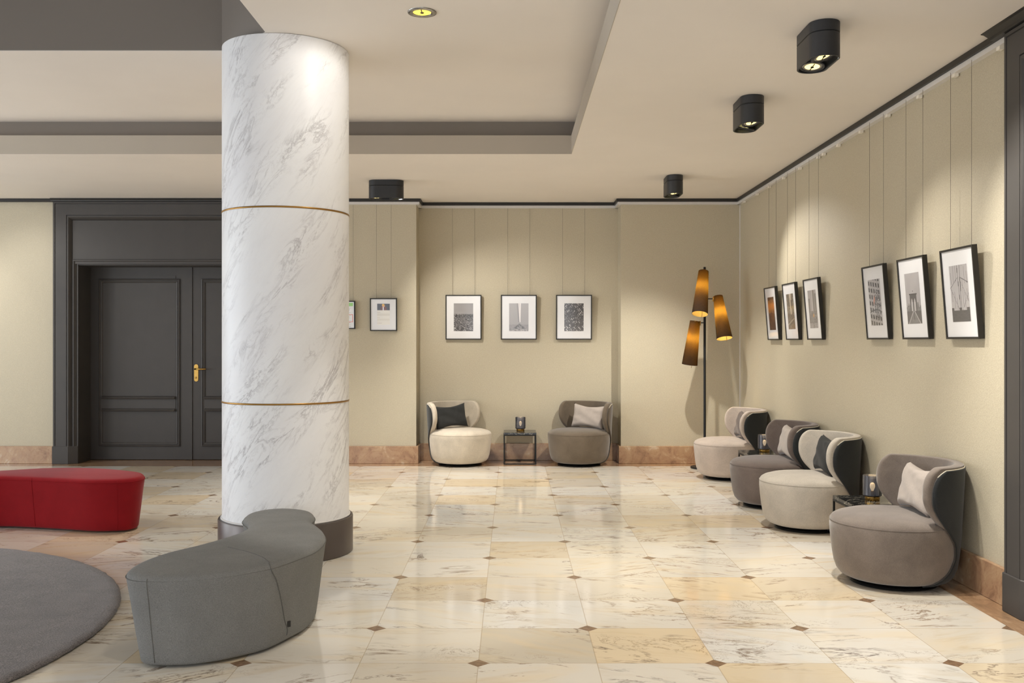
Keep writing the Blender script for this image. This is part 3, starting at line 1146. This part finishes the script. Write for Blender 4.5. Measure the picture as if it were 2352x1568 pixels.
def table_lamp(x, y, z, label):
    t = thing('table_lamp', (x, y, z), label, 'lamp', 'smoked glass table lamps')
    MB().lathe([(0.0, 0.0), (0.043, 0.0), (0.045, 0.003), (0.045, 0.024), (0.042, 0.027), (0.0, 0.027)], n=40).build('brass_base', M['brass'], t, autosmooth=40)
    MB().lathe([(0.0, 0.0275), (0.050, 0.0275), (0.058, 0.034), (0.058, 0.158), (0.0565, 0.159), (0.055, 0.158), (0.055, 0.036), (0.049, 0.031), (0.0, 0.031)], n=48).build('glass_shade', M['glass'], t, autosmooth=50)
    MB().lathe([(0.0, 0.032), (0.012, 0.032), (0.012, 0.058), (0.009, 0.060), (0.0, 0.060)], n=20).build('lamp_socket', M['brass'], t, autosmooth=40)
    MB().lathe([(0.0, 0.060), (0.007, 0.061), (0.011, 0.070), (0.0155, 0.082), (0.0165, 0.092), (0.0145, 0.102), (0.009, 0.110), (0.0, 0.113)], n=24).build('bulb', M['fil'], t)
    d = bpy.data.lights.new('bulb_light', 'POINT')
    d.energy = 0.18
    d.color = (1, 0.72, 0.38)
    d.shadow_soft_size = 0.025
    o = bpy.data.objects.new('bulb_light', d)
    C.objects.link(o)
    o.parent = t
    o.location = (0, 0, 0.142)
    return t


TL = 0.3525
for (x, y, lab, lx, ly, ll) in (
        (2.285, 6.20, 'black side table between the taupe and the pale armchair nearest the camera', 2.29, 6.18, 'smoked glass lamp on the side table nearest the camera'),
        (2.285, 8.86, 'black side table mostly hidden between the two far armchairs of the right wall', 2.30, 8.86, 'smoked glass lamp mostly hidden behind the back of a taupe armchair'),
        (0.088, 10.93, 'black side table standing between the two alcove armchairs', 0.095, 10.93, 'dark smoked glass lamp on the alcove side table')):
    side_table(x, y, lab)
    table_lamp(lx, ly, TL, ll)

# ------------------------------------------------------------------ floor lamp
FLX, FLY = 2.07, 10.45
fl = thing('floor_lamp', (FLX, FLY, 0), 'black floor lamp with three lit dark brown cone shades in the corner', 'lamp')
MB().lathe([(0.0, 0.0), (0.150, 0.0), (0.152, 0.004), (0.150, 0.016), (0.146, 0.019), (0.0, 0.020)], n=56).build('base', M['bsteel'], fl, autosmooth=40)
MB().lathe([(0.0, 0.018), (0.0135, 0.018), (0.0135, 2.155), (0.0105, 2.16), (0.0, 2.161)], n=20).build('pole', M['bsteel'], fl, autosmooth=40)


def lamp_shade(top, bot, r0, r1, power, arm_z=None):
    top, bot = Vector(top), Vector(bot)
    ax = (bot - top)
    L = ax.length
    q = Vector((0, 0, -1)).rotation_difference(ax)
    e = bpy.data.objects.new('lamp_head', None)
    C.objects.link(e)
    e.parent = fl
    e.location = top - Vector((FLX, FLY, 0))
    e.rotation_mode = 'QUATERNION'
    e.rotation_quaternion = q
    s = MB()
    s.lathe([(r0 * 0.2, -0.0005), (r0, 0.0), (r1, -L)], n=48, mi=0)
    s.build('lamp_shade', M['shade'], e, autosmooth=40, fix=False)
    s = MB()
    s.lathe([(r0 * 0.2, -0.004), (r0 - 0.003, -0.0035), (r1 - 0.0028, -L + 0.0005), (r1, -L)], n=48)
    s.build('shade_lining', M['lining'], e, autosmooth=40, fix=False)
    MB().lathe([(0.0, -0.02), (0.014, -0.02), (0.014, -0.07), (0.026, -0.10), (0.03, -0.125), (0.024, -0.15), (0.0, -0.158)], n=20).build('bulb', M['bulb'], e)
    MB().tube([(0.02, 0, -0.10), (0.022, 0, -L - 0.035)], 0.0022, 6).build('pull_cord', M['brass'], e)
    d = bpy.data.lights.new('bulb_light', 'POINT')
    d.energy = power
    d.color = (1.0, 0.74, 0.36)
    d.shadow_soft_size = 0.028
    o = bpy.data.objects.new('bulb_light', d)
    C.objects.link(o)
    o.parent = e
    o.location = (0, 0, -0.185)
    if arm_z is not None:
        # short arm from the pole to the shade's collar
        a = MB().tube([(0, 0, arm_z), (top.x - FLX, top.y - FLY, arm_z)], 0.0055, 8)
        a.build('arm', M['bsteel'], fl)
        MB().lathe([(0.0, 0.0), (0.008, 0.0), (0.008, 0.05), (0.0, 0.05)], n=12).build('swivel_joint', M['brass'], fl, loc=(top.x - FLX - math.copysign(r0, top.x - FLX), top.y - FLY, arm_z - 0.03))


def fp(px, py, y):
    return ((px - 1176) / 2234 * y, y, EYE - (py - 784) / 2234 * y)


lamp_shade(fp(1616, 623, 10.42), fp(1607.5, 721, 10.26), 0.054, 0.084, 8.0)
lamp_shade(fp(1649, 680, 10.45), fp(1664, 777, 10.32), 0.050, 0.084, 13.0, 1.36 + 98 / 2234 * 10.45)
lamp_shade(fp(1596.5, 737, 10.45), fp(1584, 837, 10.50), 0.054, 0.084, 8.0, 1.36 + 43 / 2234 * 10.45)

# ------------------------------------------------------------------ pictures
def h2(i, j, s=0):
    n = (i * 374761393 + j * 668265263 + s * 1274126177) & 0xffffffff
    n = ((n ^ (n >> 13)) * 1274126177) & 0xffffffff
    return ((n ^ (n >> 16)) & 0xffff) / 65535.0


def vnoise(x, y, s=0):
    i, j = math.floor(x), math.floor(y)
    a, b = x - i, y - j
    a, b = a * a * (3 - 2 * a), b * b * (3 - 2 * b)
    return (h2(i, j, s) * (1 - a) + h2(i + 1, j, s) * a) * (1 - b) + (h2(i, j + 1, s) * (1 - a) + h2(i + 1, j + 1, s) * a) * b


def gr(v):
    v = max(0.0, min(1.0, v))
    return (v * 1.0, v * 0.98, v * 0.985)


# print functions: u right 0..1, v up 0..1 -> sRGB 0..1
def art_plain_city(u, v):
    if v > 0.62:
        return gr(0.60 + 0.06 * (1 - v) - 0.03 * vnoise(u * 3, v * 8))
    d = (0.62 - v) / 0.62
    f = 60 - 42 * d
    n = vnoise(u * f, v * f * 1.6, 1)
    tall = 0.10 if (v > 0.5 and vnoise(u * 26, 3, 4) > 0.45) else 0
    return gr(0.28 + 0.50 * n * n + 0.08 * (d < 0.05) - tall)


def art_light_beams(u, v):
    sky = 0.62 + 0.05 * v
    c = 0.56 + (v - 0.3) * -0.02
    g = sky
    if v > 0.32:
        for off, wd in ((-0.05, 0.02), (0.03, 0.02)):
            x = c + off * (v - 0.28) * 1.4
            g += 0.30 * math.exp(-((u - x) / (wd * (0.5 + v))) ** 2)
        g -= 0.10 * math.exp(-((u - c + 0.1 * v) / 0.05) ** 2)
    if v < 0.24:
        g = 0.55 + 0.05 * vnoise(u * 18, v * 40)
    top = 0.28 - abs(u - 0.53) * 0.55
    if 0.06 < v < top and abs(u - 0.53) < 0.3:
        g = 0.36 + 0.2 * vnoise(u * 22, v * 30, 2)
    if v < top - 0.08 and abs(u - 0.53) < 0.12:
        g = 0.62 - 0.25 * (vnoise(u * 40, v * 50) > 0.6)
    if v < 0.08:
        g = 0.45 + 0.3 * vnoise(u * 20, v * 40, 3)
    return gr(g)


def art_aerial(u, v):
    a = u * 0.75 + v * 0.9
    b = -u * 0.9 + v * 1.0
    road = abs((b * 3.2) % 1 - 0.5) < 0.06 or abs((a * 2.6) % 1 - 0.5) < 0.05
    i, j = math.floor(a * 11), math.floor(b * 14)
    h = h2(i, j, 5)
    f1, f2 = a * 11 - i, b * 14 - j
    g = 0.25 + 0.15 * vnoise(u * 40, v * 60)
    if h > 0.45 and 0.15 < f1 < 0.85 and 0.2 < f2 < 0.8:
        g = 0.45 + 0.35 * h2(i, j, 8)
    if road:
        g = 0.34
    return gr(g + 0.08 * (1 - v))


def art_facade(u, v):
    su = (u * 5.0 + v * 0.3) % 1
    sv = (v * 7.0 + u * 0.6) % 1
    g = 0.66 + 0.06 * vnoise(u * 30, v * 30)
    if 0.25 < su < 0.8 and 0.18 < sv < 0.82:
        g = 0.30 + 0.12 * (abs(su - 0.52) < 0.05)
    d = math.hypot((u - 0.7) * 1.0, (v - 0.45) * 0.8)
    if d < 0.26 and vnoise(u * 26, v * 36, 3) > 0.42:
        g = 0.25 + 0.5 * vnoise(u * 44, v * 60, 6)
    arch = 0.28 + 0.06 * (1 - ((u - 0.5) / 0.5) ** 2)
    if abs(v - arch) < 0.012:
        g = 0.3
    c = gr(g)
    if abs(u - 0.42) < 0.07 and abs(v - 0.55 - (u - 0.42)) < 0.05:
        c = (0.78, 0.55, 0.48)
    return c


def art_tower(u, v):
    g = 0.60 + 0.05 * v + 0.03 * vnoise(u * 4, v * 6)
    if v < 0.42:
        sk = 0.30 + 0.14 * (h2(int(u * 14), 2, 9)) * (1 if abs(u - 0.5) > 0.16 else 0)
        if v < sk:
            g = 0.42 + 0.14 * vnoise(u * 40, v * 40)
    if 0.26 < u < 0.74 and 0.22 < v < 0.60:
        g = 0.36
        for cx in (0.40, 0.60):
            wd = 0.065 * max(0, min(1, (0.50 - v) / 0.10)) ** 0.6
            if abs(u - cx) < wd:
                g = 0.68
    if 0.24 < u < 0.76 and 0.575 < v < 0.60:
        g = 0.32
    if v < 0.25:
        wd = (0.25 - v) * 1.5 + 0.03
        g = 0.46 + 0.06 * vnoise(u * 10, v * 30)
        if abs(abs(u - 0.5) - wd) < 0.025:
            g = 0.66
        if abs(u - 0.5) > wd + 0.03:
            g = 0.40
        if abs(u - 0.5) < 0.02 and v > 0.08:
            g = 0.36
    if abs(u - 0.5) < 0.02 and 0.63 < v < 0.66:
        g = 0.35
    return gr(g)


def art_cables(u, v):
    g = 0.72 - 0.04 * v
    def ln(x0, y0, x1, y1, wd, val):
        nonlocal g
        t = (v - y0) / (y1 - y0) if y1 != y0 else -1
        if 0 <= t <= 1 and abs(u - (x0 + (x1 - x0) * t)) < wd:
            g = val
    ln(0.50, 0.2, 0.44, 1, 0.012, 0.30)
    ln(0.56, 0.2, 0.58, 1, 0.012, 0.30)
    for a in (0.05, 0.2, 0.33, 0.7, 0.82, 0.95):
        ln(0.5 + (a - 0.5) * 0.9, 0.2, a, 1, 0.006, 0.50)
    ln(0.0, 0.60, 0.42, 0.98 - 0.2, 0.014, 0.36)
    ln(1.0, 0.68, 0.58, 0.78, 0.03, 0.36)
    ln(0.45, 0.2, 0.0, 0.62, 0.008, 0.42)
    ln(0.62, 0.2, 1.0, 0.50, 0.008, 0.42)
    ln(1.0, 0.34, 0.6, 0.70, 0.008, 0.45)
    top = 0.20 + (0.05 if (u < 0.12 or abs(u - 0.5) < 0.07 or u > 0.84) else 0)
    if v < top:
        g = 0.36 + 0.03 * vnoise(u * 10, v * 60)
    return gr(g)


def art_sunset(u, v):
    k_ = math.exp(-((v - 0.72) / 0.16) ** 2)
    n = vnoise(u * 14, v * 24)
    return (0.36 + 0.30 * k_ + 0.06 * n, 0.28 + 0.14 * k_ + 0.06 * n, 0.24 + 0.02 * k_ + 0.05 * n)


def art_street(u, v):
    g = 0.42 + 0.12 * vnoise(u * 16, v * 24)
    if abs(u - 0.55) < 0.06 + 0.24 * max(0, v - 0.6) and v > 0.42:
        g = 0.72
    if 0.60 < u < 0.72 and v < 0.82 and v > 0.6:
        g = 0.40
    if abs(v - 0.12 - u * 0.2) < 0.02 and v < 0.3:
        g = 0.62
    return (g * 1.02, g * 0.95, g * 0.86)


def art_fountain(u, v):
    g = 0.62 if v > 0.45 else 0.40
    if v > 0.45:
        for a, b, h in ((0.0, 0.22, 0.78), (0.55, 0.75, 1.0), (0.78, 1.0, 0.9)):
            if a < u < b and v < h:
                g = 0.48
        if abs(u - 0.5) < 0.04:
            g = 0.74
    else:
        g += 0.16 * vnoise(u * 18, v * 30)
    if v < 0.13 and (v * 40) % 1 < 0.5 and abs(u - 0.5) > 0.05:
        g = 0.66
    c = (g, g * 0.97, g * 0.98)
    if math.hypot(u - 0.55, (v - 0.33) * 1.4) < 0.07:
        c = (0.72, 0.55, 0.36)
    return c


def art_notice(u, v):
    # small portrait photograph at the top and faint paragraphs beneath
    if v > 0.69:
        y = (v - 0.69) / 0.31
        c = (0.25, 0.25, 0.28)
        if y < 0.55 and abs(u - 0.52) < 0.24 - 0.12 * y * y:
            c = (0.42, 0.22, 0.18)
            if abs(u - 0.48) < 0.06:
                c = (0.80, 0.80, 0.82)
        if math.hypot((u - 0.50) * 1.9, y - 0.66) < 0.2:
            c = (0.86, 0.66, 0.52)
        if math.hypot((u - 0.48) * 1.9, y - 0.78) < 0.2 and y > 0.66:
            c = (0.90, 0.70, 0.30)
        return c
    for a, b, wd in ((0.57, 0.60, 0.25), (0.32, 0.345, 0.22), (0.06, 0.085, 0.35)):
        if a < v < b and u < wd:
            return (0.80, 0.76, 0.76)
    if (0.43 < v < 0.54 or 0.20 < v < 0.28) and (v * 60) % 1 < 0.6:
        return (0.83, 0.81, 0.77)
    return (0.90, 0.89, 0.86)


def art_green_notice(u, v):
    c = (0.86, 0.86, 0.86)
    if v > 0.86:
        return (0.52, 0.76, 0.33)
    if 0.20 < v < 0.52 and (u > 0.96 or abs(v - 0.21) < 0.012 or abs(v - 0.51) < 0.012):
        return (0.80, 0.42, 0.34)
    if (v * 22) % 1 < 0.4 and vnoise(u * 14, math.floor(v * 22)) > 0.42 and u < 0.9:
        c = (0.66, 0.66, 0.66)
    if abs(u - 0.62) < 0.04 and abs(v - 0.38) < 0.03:
        c = (0.5, 0.3, 0.3)
    return c


def lin(c):
    return c / 12.92 if c <= 0.04045 else ((c + 0.055) / 1.055) ** 2.4


def art_material():
    k_ = NT('printed_photograph_behind_glass')
    a = k_.n('ShaderNodeAttribute', attribute_name='ink')
    k_.base(a.outputs['Color'], 0.09, 0, 0.5)
    return k_.m


M['art'] = art_material()


def print_mesh(name, wd, ht, fn, parent, y, zc, nx=56, ny=84):
    """local: front faces -Y, centre x=0"""
    me = bpy.data.meshes.new(name)
    v, f, cols = [], [], []
    for j in range(ny + 1):
        for i in range(nx + 1):
            v.append((-wd / 2 + wd * i / nx, y, zc - ht / 2 + ht * j / ny))
    for j in range(ny):
        for i in range(nx):
            a = j * (nx + 1) + i
            f.append((a, a + 1, a + nx + 2, a + nx + 1))
            c = fn((i + 0.5) / nx, (j + 0.5) / ny)
            cols += [lin(c[0]), lin(c[1]), lin(c[2]), 1.0] * 4
    me.from_pydata(v, [], f)
    at = me.color_attributes.new('ink', 'FLOAT_COLOR', 'CORNER')
    at.data.foreach_set('color', cols)
    me.materials.append(M['art'])
    o = bpy.data.objects.new(name, me)
    C.objects.link(o)
    o.parent = parent
    return o


def picture(x, y, zb, rz, tilt, wd, ht, art, label, group, pw, ph, py=0.0, wires=(-0.127, 0.127), wire_y=None, wall_gap=0.0):
    """root at the bottom centre of the back of the frame; local front is -Y"""
    t = thing('picture_frame', (x, y, zb), label, 'picture', group, rz)
    inner = bpy.data.objects.new('tilted_board', None)
    dp, fw = 0.028, 0.0115
    rot = Matrix.Rotation(R(tilt), 4, 'X')
    f = MB()
    prof = [(0.0, 0.0), (0.0, -dp), (fw, -dp), (fw, -dp + 0.006), (fw, 0.0)]
    sweep_rect(f, prof, -wd / 2, wd / 2, 0.0, ht, lambda u, v, w_: (u, w_, v))
    fo = f.build('frame', M['pframe'], t)
    m = MB().box(-wd / 2 + fw - 0.001, wd / 2 - fw + 0.001, -dp + 0.007, -0.003, fw - 0.001, ht - fw + 0.001)
    mo = m.build('passepartout', M['mat'], t)
    po = print_mesh('print', pw, ph, art, mo, -dp + 0.0064, ht / 2 + py)
    for o in (fo, mo):
        o.rotation_euler = (R(tilt), 0, 0)
    ty = math.sin(R(tilt)) * -ht
    for wx in wires:
        wy = (ty + 0.006) if wire_y is None else wire_y
        zt = 2.895 - zb
        MB().tube([(wx, wy, ht - 0.06), (wx, wy, zt)], 0.0011, 5).build('hanging_wire', M['wire'], t)
    return t


ga = 'framed photographs in the alcove'
for px, art, lab in ((1064.7, art_plain_city, 'framed photograph of a city plain under blank sky, leftmost in the alcove'),
                     (1191.6, art_light_beams, 'framed photograph of two light beams above a building, middle of the alcove'),
                     (1318.2, art_aerial, 'framed dark aerial photograph of rooftops, rightmost in the alcove')):
    picture((px - 1176) / 2234 * 11.12, AY - 0.012, 1.382, 0, 1.6, 0.41, 0.511, art, lab, ga, 0.221, 0.317)
gb = 'framed notices beside the marble column'
picture(-1.4285, WY - 0.012, 1.478, 0, 1.6, 0.300, 0.364, art_notice, 'framed notice with a small portrait photograph, between column and alcove', gb, 0.140, 0.232, 0.004, (-0.082, 0.082))
picture(-1.875, WY - 0.012, 1.500, 0, 1.6, 0.262, 0.312, art_green_notice, 'framed notice with a green heading, half hidden by the marble column', gb, 0.215, 0.270, 0.0, (-0.105, 0.105))
gc = 'framed photographs on the right wall'
for yc, art, lab in ((5.43, art_cables, 'framed photograph of bridge cables, nearest the dark door frame'),
                     (6.06, art_tower, 'framed photograph of a bridge tower with two pointed arches'),
                     (6.69, art_facade, 'framed photograph of a windowed facade with a small flag'),
                     (8.08, art_fountain, 'framed street photograph with glowing reflection, nearest of the far trio'),
                     (8.72, art_street, 'framed photograph of a narrow street, middle of the far trio'),
                     (9.36, art_sunset, 'framed brownish photograph, nearest the corner with the floor lamp')):
    picture(WX - 0.004, yc, 1.376, R(-90), 4.6, 0.40, 0.51, art, lab, gc, 0.215, 0.317)

# ------------------------------------------------------------------ ottomans and rug
def ottoman(name, outline, h, flare, mat, seam_mat, label, shear=(0.0, 0.0), n=120, z0=0.010, side_seams=()):
    pts = smooth_closed([(p[0], p[1], 0) for p in outline], n)
    cx = sum(p.x for p in pts) / n
    cy = sum(p.y for p in pts) / n
    t = thing(name, (cx, cy, 0), label, 'ottoman', 'freeform ottomans')
    pts = [Vector((p.x - cx, p.y - cy, 0)) for p in pts]
    ar = sum(pts[i].x * pts[(i + 1) % n].y - pts[(i + 1) % n].x * pts[i].y for i in range(n))
    sg = 1 if ar > 0 else -1

    def nrm(P):
        out = []
        for i in range(n):
            d = (P[(i + 1) % n] - P[i - 1]).normalized()
            out.append(Vector((-d.y, d.x, 0)) * sg)
        return out
    N = nrm(pts)
    sh = lambda z: Vector((shear[0] * (1 - z / h), shear[1] * (1 - z / h), 0))
    for _ in range(6):
        N = [(N[i - 1] + N[i] * 2 + N[(i + 1) % n]).normalized() for i in range(n)]
    lv = [(z0, flare + 0.016), (z0 + 0.005, flare + 0.006), (z0 + 0.014, flare + 0.001), (z0 + 0.05, flare * 0.90), (h * 0.4, flare * 0.62), (h * 0.7, flare * 0.30),
          (h - 0.045, flare * 0.08), (h - 0.026, 0.002), (h - 0.012, 0.006), (h - 0.004, 0.016), (h, 0.034)]
    rings = [[Vector((p.x, p.y, z)) + q * d + sh(z) for p, q in zip(pts, N)] for z, d in lv]
    cen = Vector((0, 0, 0))
    mb = MB()
    mb.loft(rings, cap0=True, cap1=False)
    # gently crowned top
    last = rings[-1]
    r2 = [p + q * 0.05 + Vector((0, 0, 0.006)) for p, q in zip(last, N)]
    mb.loft([last, r2], cap0=False, cap1=True)
    body = mb.build('upholstery', mat, t, autosmooth=60)
    sm = MB()
    sm.tube([Vector((p.x, p.y, h - 0.024)) + q * 0.0005 for p, q in zip(pts, N)], 0.0022, 5, True)
    sm.build('seam', seam_mat, body)
    for i in (6, n // 3 + 4, 2 * n // 3, n - 14):
        p = pts[i] + N[i] * (flare + 0.07) + sh(0)
        MB().lathe([(0.0, 0.0), (0.018, 0.0), (0.022, z0 + 0.004), (0.0, z0 + 0.004)], n=16).build('foot', M['bsteel'], t, loc=(p.x, p.y, 0))
    for (px, py) in side_seams:
        x_, y_ = fz(px, py, h)
        i_ = min(range(n), key=lambda q: (pts[q].x + cx - x_) ** 2 + (pts[q].y + cy - y_) ** 2)
        line = []
        for z_ in (h - 0.012, h - 0.026, h - 0.06, h * 0.6, h * 0.35, 0.06, 0.025):
            p_ = pts[i_] + N[i_] * (interp(lv, z_) - 0.0006) + sh(z_)
            line.append(Vector((p_.x, p_.y, z_)))
        MB().tube(line, 0.0018, 5).build('seam', seam_mat, body)
    return t, (cx, cy), pts, N, body, lv


def fz(px, py, z):
    y = (EYE - z) * 2234 / (py - 784)
    return ((px - 1176) / 2234 * y, y)


HG = 0.385
og = [fz(px, py, HG - 0.015) for px, py in (
    (289, 1322), (318, 1330), (383.5, 1331), (450, 1328), (523, 1320), (583, 1310), (634.5, 1299), (690, 1279), (728, 1262), (748, 1240), (743, 1222), (724, 1206),
    (716, 1200), (724, 1190), (716, 1179), (690, 1173), (648, 1171), (600, 1175), (568, 1184), (556, 1197), (568, 1210), (558, 1222), (523, 1236), (453, 1256), (383.5, 1273), (331, 1291), (298, 1308))]
tg, cg, ptsg, Ng, bodyg, lvg = ottoman('ottoman', og, HG, 0.058, M['ottgrey'], M['seamgrey'], 'grey wool freeform ottoman curving in front of the marble column', shear=(0.025, -0.062), side_seams=((309, 1331),))


def on_side(i, z):
    d = interp(lvg, z)
    p = ptsg[i] + Ng[i] * (d - 0.001) + Vector((0.025 * (1 - z / HG), -0.062 * (1 - z / HG), 0))
    return Vector((p.x, p.y, z))


def nearest(px, py):
    x, y = fz(px, py, HG)
    return min(range(len(ptsg)), key=lambda i: (ptsg[i].x + cg[0] - x) ** 2 + (ptsg[i].y + cg[1] - y) ** 2)


i0 = nearest(640, 1297)
dirn = 1 if ptsg[(nearest(700, 1273))].x > ptsg[i0].x and nearest(700, 1273) > i0 else -1
seam = []
p0 = fz(523, 1259, HG)
p0 = Vector((p0[0] - cg[0], p0[1] - cg[1], 0))
pe = Vector((ptsg[i0].x, ptsg[i0].y, 0))
for kk in range(13):
    q_ = p0.lerp(pe, kk / 13)
    q_ += Vector((0.012, 0.02, 0)) * math.sin(PI * kk / 13)
    dd = min((Vector((a_.x, a_.y, 0)) - q_).length for a_ in ptsg)
    zz = interp([(0.002, HG - 0.026), (0.006, HG - 0.012), (0.016, HG - 0.004), (0.034, HG), (0.084, HG + 0.006)], dd)
    seam.append(Vector((q_.x, q_.y, zz)))
steps = [(0, HG - 0.004), (0, HG - 0.03), (1, 0.31), (2, 0.25), (3, 0.18), (4, 0.11), (5, 0.06), (5, 0.035)]
for dk, z in steps:
    seam.append(on_side((i0 + dirn * dk) % len(ptsg), z))
MB().tube(smooth_open(seam, 5), 0.0022, 5).build('seam', M['seamgrey'], bodyg)
tg_p = on_side((i0 + dirn * 5) % len(ptsg), 0.085)
tb = MB().box(-0.009, 0.009, -0.003, 0.003, -0.013, 0.013)
tbo = tb.build('fabric_tag', M['black'], bodyg, loc=tg_p - Ng[(i0 + dirn * 5) % len(ptsg)] * 0.002)
tbo.rotation_euler = (0, 0, 0.5)

orr = [fz(px, py, HG - 0.015) for px, py in (
    (0, 1098), (70, 1100), (139, 1103), (200, 1106), (250, 1106), (296, 1104), (326, 1099), (333, 1093), (321, 1087), (279, 1082), (230, 1078.5), (174, 1077), (105, 1078), (50, 1081), (0, 1084),
    (-70, 1087), (-150, 1086), (-215, 1089), (-240, 1096), (-205, 1102), (-140, 1103), (-70, 1099.5))]
ottoman('ottoman', orr, HG, 0.042, M['ottred'], M['seamred'], 'red wool freeform ottoman left of the marble column', side_seams=((45, 1100), (258, 1105)))

# rug: circle fitted to the visible rim
RX, RY, RR = -3.943, 4.399, 2.017
rg = MB()
n = 360
rings = []
rnd = random.Random(3)
for rr_, z in ((RR - 0.012, 0.0), (RR, 0.008), (RR - 0.002, 0.016), (RR - 0.012, 0.021), (RR - 0.05, 0.022)):
    rings.append([((rr_ + rnd.uniform(-0.003, 0.003)) * math.cos(2 * PI * i / n), (rr_ + rnd.uniform(-0.003, 0.003)) * math.sin(2 * PI * i / n), max(0, z + (rnd.uniform(-0.002, 0.002) if z > 0 else 0))) for i in range(n)])
rg.loft(rings)
ro = rg.build('round_rug', M['rug'], loc=(RX, RY, 0.0005))
tag(ro, 'round dark grey pile rug on the marble floor at bottom left', 'rug')
